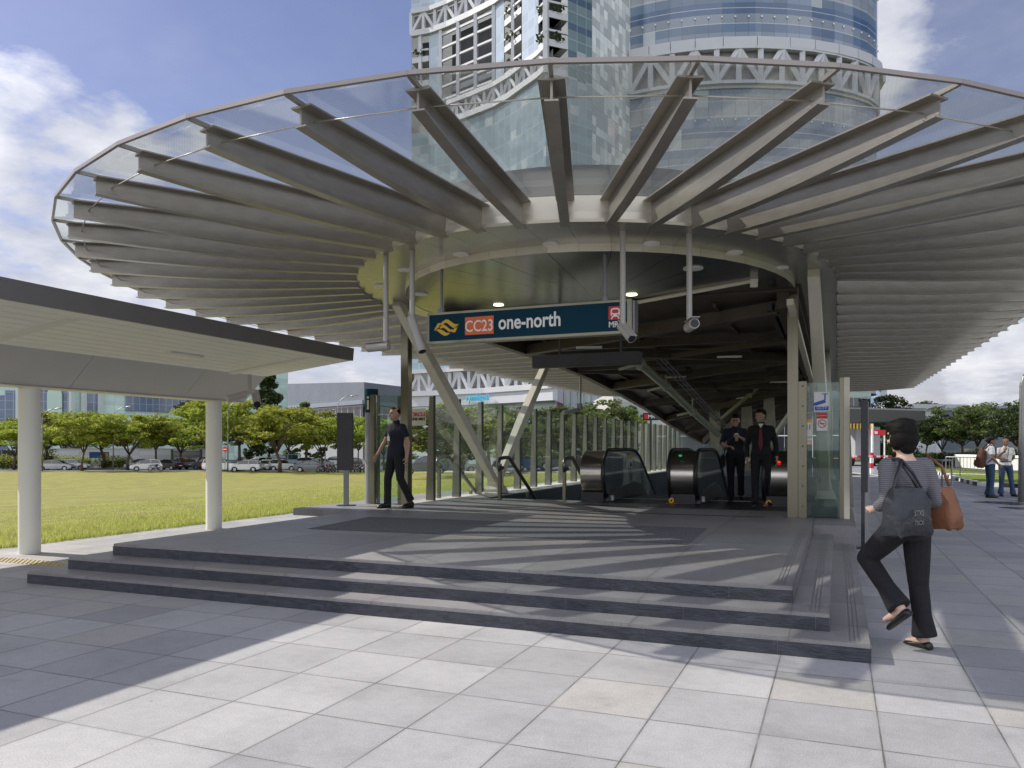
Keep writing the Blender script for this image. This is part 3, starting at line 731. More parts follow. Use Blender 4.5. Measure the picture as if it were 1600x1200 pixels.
MB().box(x0-.01, 12.683, z0, x1+.0, 12.688, z1).build('yellow_notice', M_yel, t)
MB().box(x0-.003, 12.680, z0+.015, x1-.008, 12.6825, z1-.05).build('notice_sheet', M_white, t)
b = MB()
for q in (0,1):
    b.box(x0+.012+q*.04, 12.678, z1-.16, x0+.024+q*.04, 12.6795, z1-.10); b.ell((x0+.018+q*.04,12.6785,z1-.088), (.009,.001,.009), 8, 6)
b.build('figure_symbol', M_blk, t)
for q in (0,1):
    for r_ in (0,1): ringxz((x0+.022+q*.042, z0+.05+r_*.06), .017, .012, 12.679, 14).build('ban_symbol', M_blk, t, recalc=False)
# left front screen
t = thing('glass_screen', 'glass screen behind the walking man beside the grey information pillar', 'glass screen', (-7.8,12.7,.375))
xq = atY(585.5,12.7)
MB().box(xq-.055, 12.62, .376, xq+.045, 12.82, 2.41).build('post', M_ss, t, bevel=.004)
MB().box(xq+.05, 12.68, .40, xl_-.09, 12.692, 2.40).build('glass_pane', M_scr, t)
MB().box(xl_-.22, 12.75, .376, xl_-.10, 12.95, 2.38).build('post', M_ss, t, bevel=.004)
# glass fence along the shaft
def fence(x, y0, y1, sgn, label):
    M_fin = mat('fin_steel', (.24,.22,.175), .35, .7, var=.15)
    t = thing('glass_fence', label, 'glass fence', (x, (y0+y1)/2, .375))
    y = y0
    while y < y1:
        b = MB(); a_ = .17; c_ = .09
        b.hexa([(x,y-.02,.377),(x+sgn*a_,y-.02,.377),(x+sgn*a_,y+.02,.377),(x,y+.02,.377)], [(x,y-.02,2.44),(x+sgn*c_,y-.02,2.44),(x+sgn*c_,y+.02,2.44),(x,y+.02,2.44)])
        b.box(x-sgn*.03, y-.024, .377, x-sgn*.001, y+.024, 2.46) if False else None
        fo = b.build('post', M_fin, t); MB().box(min(x-sgn*.032,x-sgn*.002), y-.022, .38, max(x-sgn*.032,x-sgn*.002), y+.018, 2.45).build('gasket', M_dark, fo)
        MB().quad((x-.012*sgn, y+.02, .42),(x-.012*sgn, min(y+1.13,y1), .42),(x-.012*sgn, min(y+1.13,y1), 2.42),(x-.012*sgn, y+.02, 2.42)).build('glass_pane', M_scr, t, recalc=False)
        y += 1.15
    return t
fence(-7.40, 13.9, 40.6, -1, 'long glass fence with tapered steel fins between the stairs and the lawn')
fence(.10, 15.2, 40.6, 1, 'long glass fence with steel fins on the right side of the shaft')
t = thing('station_notice', 'cream notice board with red lettering fixed to the fence glass', 'notice', tuple(at(654,15,670)))
x0, z0, x1, z1 = sticker(t, 640,638,665,665, 13.6, None)
MB().box(x0, 13.59, z0, x1, 13.61, z1).build('board', M_cream, t)
text('lettering', 'CIRCLE', .105, ((x0+x1)/2+.02, 13.586, (z0+z1)/2+.015), M_red, t, align='CENTER', bold=.003)
text('lettering', 'LINE MRT', .075, ((x0+x1)/2+.02, 13.586, (z0+z1)/2-.065), M_blk, t, align='CENTER', bold=.002)
# ================================================================ HANDRAILS OF THE STAIRS
for k, (px, lab) in enumerate(((686,'leftmost stair handrail with round end loop beside the glass fence'),(781,'middle stair handrail in front of the foot of the v column'),(882,'right stair handrail beside the left escalator'))):
    X = atY(px, 14.55); Y0 = 14.55; t = thing('stair_handrail', lab, 'handrail', (X, Y0, .375), 'stainless handrails of the stairs')
    sl_ = .60; zt_ = 1.30; M_hr = mat('handrail_steel', (.16,.15,.13), .3, .85)
    MB().box(X-.03, Y0-.03, .377, X+.03, Y0+.03, 1.10).build('post', M_ss, t)
    def rl(dz, nm):
        pts = [(X+.05, Y0+.02, 1.02+dz), (X+.05, Y0-.16, .98+dz), (X+.05, Y0-.20, 1.08+dz), (X+.05, Y0-.13, 1.2+dz), (X+.05, Y0+.1, 1.22+dz), (X+.05, Y0+.35, 1.22+dz)]
        pts += [(X+.05, Y0+.35+q, 1.22+dz-q*sl_) for q in (.2, 2, 5)]
        MB().tube(pts, .038, 10).build(nm, M_hr, t, smooth=True)
    rl(0, 'rail')
    for q in (1.2, 2.6):
        MB().box(X-.03, Y0+.3+q, .375-(q-.1)*sl_-.3, X+.03, Y0+.36+q, 1.17-q*sl_).build('post', M_ss, t)
# ================================================================ ESCALATORS
def escalator(name, lab, xs, clads, y0):
    t = thing('escalator', lab, 'escalator', ((xs[0]+xs[1])/2, y0, .38), 'escalators going down from the platform')
    def path(r, y0, flat=2.5, drop=14):
        zc = .375+.56; pts = []
        for k in range(13):
            a = rad(-105+k*(195/12.)) ; pts.append((y0+.5-cos(a-pi/2+pi/2)*0-0, 0))
        return pts
    def prof(r, inset=0):
        "closed side profile: newel round, flat top, slope down"
        zc = .91; yc = y0+.47; P = []
        for k in range(15):
            a = rad(250-k*(160/14.)); P.append((yc+r*cos(a), zc+r*sin(a)))      # from lower front to top
        top = zc+r
        yk = y0+2.7; P.append((yk-.5, top)); P.append((yk-.1, top-.03)); P.append((yk+.3, top-.16))
        P.append((yk+8, top-.16-7.7*.577))
        return P
    for i_x, x in enumerate(xs):
        P = prof(.47); 
        # handrail
        MB().tube([(x, p[0], p[1]) for p in P], .036, 8).build('handrail', M_black, t, smooth=True)
        Q = prof(.43); lowslope = [(y0+2.9+8, .3-8.2*.577), (y0+3.3, .52), (y0+2.4, .66), (y0+.75, .55)]
        poly = [p for p in Q]+lowslope
        MB().prism(poly, 'x', x-.006, x+.006).build('balustrade', M_bal, t)
        sk = [(y0+.30,.382),(y0+.35,.50),(y0+.8,.585),(y0+2.4,.69),(y0+3.0,.60),(y0+3.4,.48),(y0+11,.4-7.7*.577),(y0+11,-.4-7.7*.577),(y0+3,.381)]
        MB().prism(sk, 'x', x-.035, x+.035).build('skirt', M_mid, t)
    for (xa_, xb_) in clads:
        P = prof(.45)[:15]; poly = P+[(y0+1.5,1.36),(y0+1.5,.40),(y0+.30,.40)]
        poly2 = [(max(a,y0+.02),b_) for a,b_ in poly]
        MB().prism(poly2, 'x', xa_, xb_).build('newel_cladding', M_esc, t, smooth='auto')
        MB().box(xa_-.02, y0+.14, .381, xb_+.02, y0+1.5, .56).build('newel_base', M_black, t)
    st_ = MB(); y = y0+1.2; z = .40
    for k in range(26):
        dz = 0 if k < 3 else min(.2,(k-2)*.07) 
        z -= dz; st_.box(xs[0]+.06, y, z-.2, xs[1]-.06, y+.398, z); y += .40
    st_.build('steps', mat('ribbed_steps', (.10,.10,.10), .4, .6, bump=.3, bscale=50), t)
    return t
M_bal = glassmat('balustrade_glass', (.66,.74,.71), .50, (.72,.78,.76), .05, 2.4)  # pale veil colour stands in for the bright lawn reflected in the glass
EY = 14.55
e1 = escalator('a', 'left escalator with a yellow safety sticker on its glass balustrade', (-4.12,-2.88), [(-4.58,-4.17)], EY)
e2 = escalator('b', 'right escalator that the two men in black are stepping off', (-2.38,-1.20), [(-2.84,-2.43),(-1.15,-.72)], EY)
def esc_plate(t, px, py, m1, kind):
    p = at(px, 14.5, py); Y = EY+.12; X = atY(px, Y); D = -CS*X+CC*Y; z = H+(698-py)/1234.*D
    if kind == 'warn':
        MB().box(X-.10, Y-.004, z-.07, X+.10, Y+.004, z+.0).build('warning_plate', M_red, t)
        ringxz((X, z+.05), .05, .022, Y-.006, 18).build('warning_ring', M_yel, t, recalc=False)
        text('warning_text', 'STOP', .06, (X, Y-.008, z-.055), M_org, t, align='CENTER')
    else:
        MB().box(X-.03, Y-.004, z-.05, X+.03, Y+.004, z+.05).build('number_plate', M_mid, t)
        text('plate_text', kind, .05, (X, Y-.006, z-.02), M_let, t, align='CENTER')
esc_plate(e2, 1049, 786, None, 'warn'); esc_plate(e2, 1201, 790, None, 'warn'); esc_plate(e1, 957, 778, None, '3'); esc_plate(e2, 1099, 780, None, '2')
# lights on the newels
def newel_disc(t, px, py, m_, nm, r):
    Y = EY+.06; X = atY(px, Y); D = -CS*X+CC*Y; MB().ell((X, Y, H+(698-py)/1234.*D), (r*1.6,.012,r), 12, 8).build(nm, m_, t, smooth=True)
newel_disc(e2, 1217, 722, mat('red_signal', (.8,.01,.01), .4, emit=(1,.02,.01,.9)), 'signal_light', .02)
newel_disc(e2, 1063, 712, mat('green_signal', (.02,.3,.12), .4, emit=(.05,.6,.25,.25)), 'signal_light', .022)
# sticker on the left balustrade
MB().quad((-4.095,16.45,.98),(-4.095,16.80,.98),(-4.095,16.80,1.24),(-4.095,16.45,1.24)).build('sticker', M_white, e1, recalc=False)
MB().quad((-4.092,16.45,1.18),(-4.092,16.80,1.18),(-4.092,16.80,1.26),(-4.092,16.45,1.26)).build('sticker_band', M_yel, e1, recalc=False)
b = MB(); b.quad((-4.090,16.55,1.0),(-4.090,16.62,1.0),(-4.090,16.62,1.12),(-4.090,16.55,1.12)); b.quad((-4.090,16.64,1.02),(-4.090,16.74,1.02),(-4.090,16.70,1.1),(-4.090,16.64,1.1)); b.build('sticker_figure', M_blk, e1, recalc=False)
# ================================================================ HANGING SIGN
SX0, SX1, SY = -5.02, -2.26, 9.24
SZ0, SZ1 = 2.795, 3.205
t = thing('station_sign', 'long dark blue hanging station name sign reading CC23 one-north', 'sign', ((SX0+SX1)/2, SY, SZ0))
MB().box(SX0, SY, SZ0, SX1, SY+.16, SZ1).build('sign_case', M_ss, t, bevel=.004)
MB().box(SX0+.035, SY-.004, SZ0+.035, SX1-.06, SY+.001, SZ1-.03).build('sign_face', M_teal, t)
MB().box(SX1+.004, SY+.02, SZ0+.02, SX1+.03, SY+.19, SZ1-.02).build('end_cap', M_mid, t)
def onsign(px, py):
    X = atY(px, SY); D = -CS*X+CC*SY; return X, H+(698-py)/1234.*D
x0, z0 = onsign(727,527); x1, z1 = onsign(771.5,498)
zc_ = (SZ0+SZ1)/2
MB().box(x0, SY-.008, zc_-.115, x1, SY-.0042, zc_+.115).build('code_panel', M_org, t)
text('code_text', 'CC23', .205, ((x0+x1)/2, SY-.011, zc_-.073), M_let, t, align='CENTER', sx=.82, bold=.0015)
xt, _ = onsign(779,520)
text('name_text', 'one-north', .255, (xt, SY-.009, zc_-.065), M_let, t, sx=.80, bold=.005)
x0, _ = onsign(951,0); x1, _ = onsign(972.5,0)
MB().box(x0, SY-.008, zc_-.035, x1, SY-.0042, zc_+.125).build('train_panel', M_red, t)
text('mrt_text', 'MRT', .10, ((x0+x1)/2+.005, SY-.009, zc_-.125), M_let, t, align='CENTER', sx=.9, bold=.0015)
tb = MB(); cx_, cz_ = (x0+x1)/2, zc_+.052
def rrect(cx, cz, w_, h_, r, y, n=5):
    P = []
    for (sx_, sz_, a0) in ((1,1,0),(-1,1,90),(-1,-1,180),(1,-1,270)):
        for k in range(n+1):
            a = rad(a0+90*k/n); P.append((cx+sx_*(w_/2-r)+r*cos(a), y, cz+sz_*(h_/2-r)+r*sin(a)))
    return P
P = rrect(cx_, cz_, .115, .105, .035, SY-.010); tb.add(P, [tuple(range(len(P)))])
tb.build('train_symbol', M_let, t, recalc=False)
tr_ = MB(); P = rrect(cx_, cz_+.012, .08, .045, .016, SY-.012); tr_.add(P, [tuple(range(len(P)))])
for s_ in (-1,1):
    P = rrect(cx_+s_*.032, cz_-.032, .02, .02, .009, SY-.012); tr_.add(P, [tuple(range(len(P)))])
tr_.build('train_window', M_red, t, recalc=False)
b = MB()
for s_ in (-1,1): b.beam((cx_+s_*.03, SY-.010, cz_-.053), (cx_+s_*.05, SY-.010, cz_-.078), .014, .002, up=(0,1,0))
b.build('train_rail', M_let, t)
# yellow swirl emblem
ex, ez = onsign(698,0)[0], zc_
yb_ = MB()
def ribbon(pts_top, pts_bot, y):
    n_ = len(pts_top); vs = [(ex+p[0], y, ez+p[1]) for p in pts_top]+[(ex+p[0], y, ez+p[1]) for p in pts_bot]
    yb_.add(vs, [(k, k+1, n_+k+1, n_+k) for k in range(n_-1)])
import itertools
def swave(t_, a=.045): return a*sin((t_-.0)*2*pi)
for poly in (
    [(122,230),(143,207),(165,195),(185,197),(205,213),(235,236),(268,238),(252,264),(222,262),(195,240),(177,222),(157,220),(137,240)],
    [(119,250),(138,234),(155,234),(175,250),(200,273),(226,276),(216,291),(188,287),(160,262),(142,254),(124,262)],
    [(268,238),(240,295),(217,298),(233,262)], [(75,270),(103,220),(128,216),(112,252)],
    [(76,270),(112,263),(140,272),(170,295),(202,298),(180,314),(155,317),(128,300),(100,274)]):
    yb_.add([(ex+(x-171)/4.571*.00868, SY-.009, ez+.0-(y-256-(x-171)*.02)/4.571*.0080) for x, y in poly], [tuple(range(len(poly)))])
yb_.build('emblem', M_yel, t, recalc=False)
for px, r_ in ((690,.02),(945,.02)):
    X = atY(px, SY+.08); MB().tube([(X,SY+.08,SZ1),(X,SY+.08,SZ1+.06)], .05, 10).tube([(X,SY+.08,SZ1),(X,SY+.08,ZC)], r_, 10).build('hanger', M_mid, t, smooth='auto')
# second sign seen from its dark side
t = thing('hanging_display', 'thin dark display box hanging below and behind the station name sign', 'display', (-4,13.09,2.8))
b = MB().box(-4.99, 13.05, 2.83, -3.05, 13.22, 3.05); b.build('case', M_dark, t, bevel=.01)
for X in (-4.5,-3.4): MB().tube([(X,13.13,3.05),(X,13.13,3.74)], .025, 8).build('hanger', M_dark, t)
# small sign above the fence far away
t = thing('direction_sign', 'small dark blue direction sign on a post seen above the glass fence', 'sign', tuple(at(1017,46)))
p = at(1017, 46, 651); 
R_ = Matrix.Rotation(YAW, 4, 'Z')@Matrix.Rotation(pi/2, 4, 'X')
MB().obox(p, (.92,.1,.42), YAW).build('board', M_teal, t); MB().tube([at(1017,46.1), p], .06, 8).build('post', M_dark, t)
q = p+Matrix.Rotation(YAW,3,'Z')@Vector((-.26,-.06,0)); MB().obox(q, (.26,.02,.26), YAW).build('emblem', M_red, t)
text('lettering', 'MRT', .3, p+Matrix.Rotation(YAW,3,'Z')@Vector((.12,-.07,-.1)), M_let, t, R=R_, align='CENTER')
o = MB().obox(at(1055,46,659), (.55,.04,.5), YAW).build('camera_notice', M_white, origin=at(1055,46,664)); tag(o, 'small white camera notice above the far end of the glass fence', 'notice')
# small hanging lamp rod behind
t = thing('hanging_camera', 'thin rod with a box camera hanging under the far left soffit', 'security camera', tuple(at(907,22,575)))
MB().tube([at(907,22,540), at(907,22,632)], .03, 8).build('rod', M_mid, t); MB().obox(at(906,22,636), (.12,.12,.2)).build('camera', M_mid, t); MB().beam(at(903,22,640), at(880,21.5,645), .1, .1).build('arm', M_mid, t)
# ================================================================ SECURITY CAMERAS UNDER THE SOFFIT
def cctv(px, ytop, ybot, z_top, aim, lab, ln=.24, r=.045):
    p = on(px, ytop, z_top); D = (z_top-H)*1234./(698-ytop); zb = H+(698-ybot)/1234.*D
    t = thing('security_camera', lab, 'security camera', (p.x,p.y,zb), 'security cameras on poles under the canopy')
    q = Vector((p.x,p.y,zb)); a = Vector(aim).normalized()
    MB().tube([(p.x,p.y,z_top),(p.x,p.y,zb+.02)], .033, 12).build('pole', M_cam, t, smooth='auto')
    MB().ell(q, (.045,.045,.05), 12, 8).build('knuckle', M_cam, t, smooth=True)
    s_ = q-a*.04; MB().tube([s_, s_+a*ln], r, 16).build('camera_body', M_cam, t, smooth='auto')
    MB().tube([s_+a*(ln-.002), s_+a*(ln+.004)], r*.82, 16).build('lens', M_black, t)
    MB().beam(s_+a*.0+Vector((0,0,r+.006)), s_+a*(ln+.05)+Vector((0,0,r+.006)), r*1.7, .008).build('sunshield', M_cam, t)
    return t
M_cam = mat('camera_housing', (.40,.38,.35), .45, .1)
Rt = Vector((CC,CS,0)); Fw = Vector((-CS,CC,0))
cctv(603, 400, 541, ZS, -Rt+Fw*.35+Vector((0,0,-.05)), 'leftmost pole camera pointing left under the canopy', .30, .055)
cctv(644, 392, 500, ZS, Rt*.28-Fw*.3+Vector((0,0,-.8)), 'pole camera tilted down beside the tall left post', .5, .055)
cctv(973, 362, 512, ZS, Rt*.3-Fw*.6+Vector((0,0,-.55)), 'pole camera hanging in front of the right end of the name sign', .27, .055)
cctv(1077, 366, 511, ZS, -Fw+Rt*.02+Vector((0,0,.02)), 'pole camera facing forward right of the name sign', .28, .058)
# black sign on post, pillar, thin post
t = thing('directory_board', 'dark grey upright board on a square post at the left edge of the platform', 'sign board', (-8.24,12.1,.375))
p = at(541,14.3,790)
MB().obox(at(539.5,14.3,690), (.285,.09,1.04), YAW, ).build('board', M_dark, t, bevel=.006)
MB().obox((p.x,p.y,.375+.45), (.085,.07,.9), YAW).build('post', M_mid, t); MB().obox((p.x,p.y,.381), (.3,.25,.012), YAW).build('base_plate', M_dark, t)
p = at(580.5,14.9); t = thing('information_pillar', 'round grey pillar with a dark blue top and a letter i', 'pillar', (p.x,p.y,.0))
MB().lathe((p.x,p.y,.0), [(.122,0),(.122,2.08)], 32).build('shaft', mat('pillar_grey', (.26,.26,.27), .5, .2, var=.1), t, smooth='auto')
MB().lathe((p.x,p.y,2.08), [(.124,0),(.124,.445)], 32).build('cap', M_teal, t, smooth='auto')
text('letter', 'i', .38, p-Rt*.045-Fw*.127+Vector((0,0,2.14)), mat('pale_yellow', (.75,.78,.45), .5), t, R=Matrix.Rotation(YAW+.12,4,'Z')@Matrix.Rotation(pi/2,4,'X'), align='CENTER', bold=.004, sx=.9)
p = at(1352,11.2); t = thing('sign_post', 'slim dark post with an edge-on sign panel right of the steps', 'sign post', tuple(p))
MB().obox((p.x,p.y,.62), (.07,.10,1.24), YAW+.1).build('post', M_mid, t); MB().obox((p.x+.0,p.y+.2,1.45), (.09,.62,1.30), -atan2(p.x,p.y)-.02).build('panel', M_dark, t, bevel=.004)
MB().obox((p.x,p.y,.006), (.34,.25,.010), YAW).build('base_plate', M_dark, t)
# ================================================================ COVERED WALKWAY ON THE LEFT
t = thing('covered_walkway', 'white covered walkway with dark roof edge and round columns by the lawn', 'walkway', (-10.1,4,0))
WY0, WY1 = -30, 11.45
fz0, fz1, fx = 2.91, 3.12, -7.68
rfm = MB()
rfm.hexa([(fx,WY0,fz1),(fx-.06,WY0,fz1-.2),(fx-.06,WY1,fz1-.2),(fx,WY1,fz1)], [(fx-.0,WY0,fz1+.005),(-10.2,WY0,2.86),(-10.2,WY1-.0,2.86),(fx,WY1,fz1+.005)])
# facia
MB().hexa([(fx-.02,WY0,fz0),(fx+.03,WY0,fz0),(fx+.03,WY1,fz0),(fx-.02,WY1,fz0)], [(fx-.02,WY0,fz1),(fx+.05,WY0,fz1),(fx+.05,WY1,fz1),(fx-.02,WY1,fz1)]).build('roof_edge', mat('walkway_edge_grey', (.17,.16,.155), .5, .2, var=.08), t)
pn = MB(); nb = 9
ax, az, bx_, bz_ = fx-.03, fz0+.0, -9.5, 2.70
for k in range(nb):
    u0, u1 = k/nb, (k+1)/nb-.007
    p0 = (ax+(bx_-ax)*u0, az+(bz_-az)*u0); p1 = (ax+(bx_-ax)*u1, az+(bz_-az)*u1)
    pn.hexa([(p0[0],WY0,p0[1]),(p0[0],WY1,p0[1]),(p1[0],WY1,p1[1]),(p1[0],WY0,p1[1])], [(p0[0],WY0,p0[1]+.03),(p0[0],WY1,p0[1]+.03),(p1[0],WY1,p1[1]+.03),(p1[0],WY0,p1[1]+.03)])
pn.build('soffit_panels', mat('soffit_white', (.80,.79,.75), .45, var=.04), t)
MB().hexa([(fx-.02,WY0,fz0+.06),(bx_,WY0,bz_+.06),(bx_,WY1,bz_+.06),(fx-.02,WY1,fz0+.06)], [(fx-.02,WY0,fz1-.01),(bx_-.7,WY0,bz_+.2),(bx_-.7,WY1,bz_+.2),(fx-.02,WY1,fz1-.01)]).build('roof', M_dark, t)
bm_ = MB(); g = .004
y = WY1; k = 0
yy = [WY1, 10.0, 7.9, 5.9, 3.9, 1.9, 0, -4, -8, -12, -30]
for y1_, y0_ in zip(yy, yy[1:]):
    bm_.hexa([(-10.0,y0_+g,2.25),(-10.22,y0_+g,2.25),(-10.22,y1_-g,2.25),(-10.0,y1_-g,2.25)], [(bx_-.0,y0_+g,2.70),(-10.7,y0_+g,2.70),(-10.7,y1_-g,2.70),(bx_,y1_-g,2.70)])
bm_.build('spine_beam', mat('beam_cladding', (.44,.43,.41), .5, var=.04), t)
MB().box(-10.24,WY0,2.235,-9.98,WY1-.02,2.252).build('beam_soffit', M_cream, t)
# far wing of the roof
MB().hexa([(-10.7,WY0,2.68),(-12.6,WY0,2.9),(-12.6,WY1,2.9),(-10.7,WY1,2.68)], [(-10.7,WY0,2.9),(-12.6,WY0,3.1),(-12.6,WY1,3.1),(-10.7,WY1,2.9)]).build('roof_wing', M_wallw, t)
for y in (7.40,10.82, 4.0, .6, -2.8, -6.2): MB().lathe((-10.11,y,0), [(.135,0),(.135,2.236)], 32).build('column', M_offw, t, smooth='auto')
for px, py0, px1, py1 in ((78,560,238,512),(370,588,505,552)):
    X0 = bx_+.02; 
    y_ = {78: 6.35, 370: 10.55}[px]
    MB().beam((bx_+.02, y_, bz_-.008), (ax-.25, y_, az-.008-.0), .15, .05).build('cross_rib', M_offw, t)
MB().obox((-8.75, 8.8, 2.775), (.10,.62,.03), 0, 0, -.12).build('ceiling_light', M_offw, t)
t = thing('twin_camera', 'pair of grey cameras on a short pole under the walkway end', 'security camera', tuple(at(392,13.0,600)))
c0 = at(390,13.0,612)
MB().tube([at(390,13.0,585), c0], .03, 10).build('pole', M_cam, t); MB().beam(at(382,13.0,613), at(400,13.0,613), .06, .07).build('yoke', M_cam, t)
MB().tube([at(383,13.0,616), at(355,12.85,624)], .062, 14).build('camera_body', M_cam, t, smooth='auto')
MB().tube([at(399,13.1,614), at(402,12.75,632)], .065, 14).build('camera_body', M_cam, t, smooth='auto')
a_ = at(399,13.1,614); c_ = at(402,12.75,632); dd = (c_-a_).normalized(); MB().tube([c_-dd*.01, c_+dd*.01-Fw*.01], .055, 14).build('lens', M_black, t)
# ================================================================ BUILDINGS
def facademat(name, mul_u, mul_v, base, line, bands=None, lw=.05, rough=.12, metal=.0, spec=.9, hl=None, patch=.0, vlo=0):
    m = bpy.data.materials.new(name); m.use_nodes = True; t = m.node_tree; b = t.nodes['Principled BSDF']
    uv = t.nodes.new('ShaderNodeUVMap'); uv.uv_map = 'UVMap'; sp = t.nodes.new('ShaderNodeSeparateXYZ'); t.links.new(uv.outputs[0], sp.inputs[0])
    u = mth(t, 'DIVIDE', sp.outputs[0], mul_u); v = mth(t, 'DIVIDE', sp.outputs[1], mul_v)
    fu = mth(t, 'FRACT', u); fv = mth(t, 'FRACT', v)
    wn = t.nodes.new('ShaderNodeTexWhiteNoise'); wn.noise_dimensions = '2D'; cb = t.nodes.new('ShaderNodeCombineXYZ')
    t.links.new(mth(t, 'FLOOR', u), cb.inputs[0]); t.links.new(mth(t, 'FLOOR', mth(t, 'MULTIPLY', v, 3.)), cb.inputs[1]); t.links.new(cb.outputs[0], wn.inputs['Vector'])
    if bands: col = ramp(t, fv, bands, 'CONSTANT')
    else:
        n_ = t.nodes.new('ShaderNodeRGB'); n_.outputs[0].default_value = (*base,1); col = n_.outputs[0]
    col = mix(t, 1., col, ramp(t, wn.outputs['Value'], [(0, .82), (1, 1.12)]), 'MULTIPLY')
    if patch:
        cn = t.nodes.new('ShaderNodeTexWhiteNoise'); cn.noise_dimensions = '2D'; t.links.new(cb.outputs[0], cn.inputs['Vector'])
        sc2 = t.nodes.new('ShaderNodeSeparateColor'); t.links.new(cn.outputs['Color'], sc2.inputs[0])
        col = mix(t, mth(t, 'MULTIPLY', mth(t, 'LESS_THAN', sc2.outputs[2], patch), .8), col, (.42,.46,.46))
    lf = mth(t, 'MAXIMUM', mth(t, 'LESS_THAN', fu, lw), mth(t, 'LESS_THAN', fv, lw*.6) if hl is None else 0.)
    col = mix(t, mth(t, 'MULTIPLY', lf, .75), col, line)
    if hl: 
        f3 = mth(t, 'FRACT', mth(t, 'MULTIPLY', v, hl)); col = mix(t, mth(t, 'MULTIPLY', mth(t, 'LESS_THAN', f3, .05), .6), col, (.55,.58,.6))
    t.links.new(col, b.inputs['Base Color']); b.inputs['Roughness'].default_value = rough; b.inputs['Metallic'].default_value = metal; b.inputs['Specular IOR Level'].default_value = spec
    MATS[name] = m; return m
def fpoint(P, u):
    "point at fraction index u on polyline of (px, D)"
    k = min(int(u), len(P)-2); f = u-k; a_, b_ = at(*P[k]), at(*P[k+1]); return a_.lerp(b_, f)
def strip(name, P, z0, z1, m, parent, off=0, thick=.0, seg=1):
    "wall strip along list of ground points"
    b = MB(); u = 0
    for p, q in zip(P, P[1:]):
        d = (q-p); L_ = d.length; n_ = Vector((d.y, -d.x, 0)).normalized()
        if n_.dot(p) > 0: n_ = -n_                       # face the camera
        a_, c_ = p+n_*off, q+n_*off
        i0 = len(b.f)
        b.quad(Vector((a_.x,a_.y,z0)), Vector((c_.x,c_.y,z0)), Vector((c_.x,c_.y,z1)), Vector((a_.x,a_.y,z1)), uv=[(u,z0),(u+L_,z0),(u+L_,z1),(u,z1)])
        if thick:
            b2, d2 = a_-n_*thick, c_-n_*thick
            for F in ((a_,c_,d2,b2),):
                for z in (z0, z1): b.quad(*[Vector((v.x,v.y,z)) for v in F], uv=[(0,0)]*4)
            for p_, r_ in ((a_,b2),(c_,d2)): b.quad(Vector((p_.x,p_.y,z0)),Vector((r_.x,r_.y,z0)),Vector((r_.x,r_.y,z1)),Vector((p_.x,p_.y,z1)), uv=[(0,0)]*4)
        u += L_
    return b.build(name, m, parent, recalc=False)
def pol(P, n=1): return [at(*p) for p in P]
def alongpx(P, x):
    "ground point on polyline P (px,D) at pixel x"
    for (x0,d0),(x1,d1) in zip(P, P[1:]):
        if x0 <= x <= x1:
            a_, b_ = at(x0,d0), at(x1,d1)
            lo, hi = 0., 1.
            for _ in range(40):
                f = (lo+hi)/2; p = a_.lerp(b_, f); D = -CS*p.x+CC*p.y; l = CC*p.x+CS*p.y
                if 800+1234*l/D < x: lo = f
                else: hi = f
            return a_.lerp(b_, f)
    return at(*P[-1])
M_fw = mat('tower_white_panel', (.50,.51,.54), .5, var=.04, vscale=.3)
M_dk = mat('tower_dark_recess', (.07,.075,.085), .4)
M_tw1g = facademat('tower_pale_glass', 1.6, 3.9, (.34,.42,.50), (.5,.55,.6), lw=.04, rough=.15, spec=.8)
M_tw1d = facademat('tower_dark_glass', 1.7, 3.9, (.09,.14,.15), (.35,.4,.42), lw=.05, rough=.08, bands=[(0,(.16,.22,.22)),(.35,(.06,.10,.14)),(.6,(.13,.2,.2))], spec=1., patch=.12)
M_low = facademat('tower_lower_glass', 1.5, 3.9, (.22,.30,.32), (.4,.45,.47), lw=.05, rough=.12, spec=1., patch=.1)
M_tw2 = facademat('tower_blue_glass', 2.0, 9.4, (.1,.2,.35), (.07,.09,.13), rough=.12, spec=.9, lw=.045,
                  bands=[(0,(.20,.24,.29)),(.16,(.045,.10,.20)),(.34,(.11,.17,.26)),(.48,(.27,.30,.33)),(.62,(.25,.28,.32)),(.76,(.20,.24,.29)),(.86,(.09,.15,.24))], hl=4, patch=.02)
M_tw2l = facademat('tower_side_glass', 1.2, 3.9, (.80,.84,.82), (.34,.38,.38), rough=.1, lw=.06, spec=1., patch=.4)
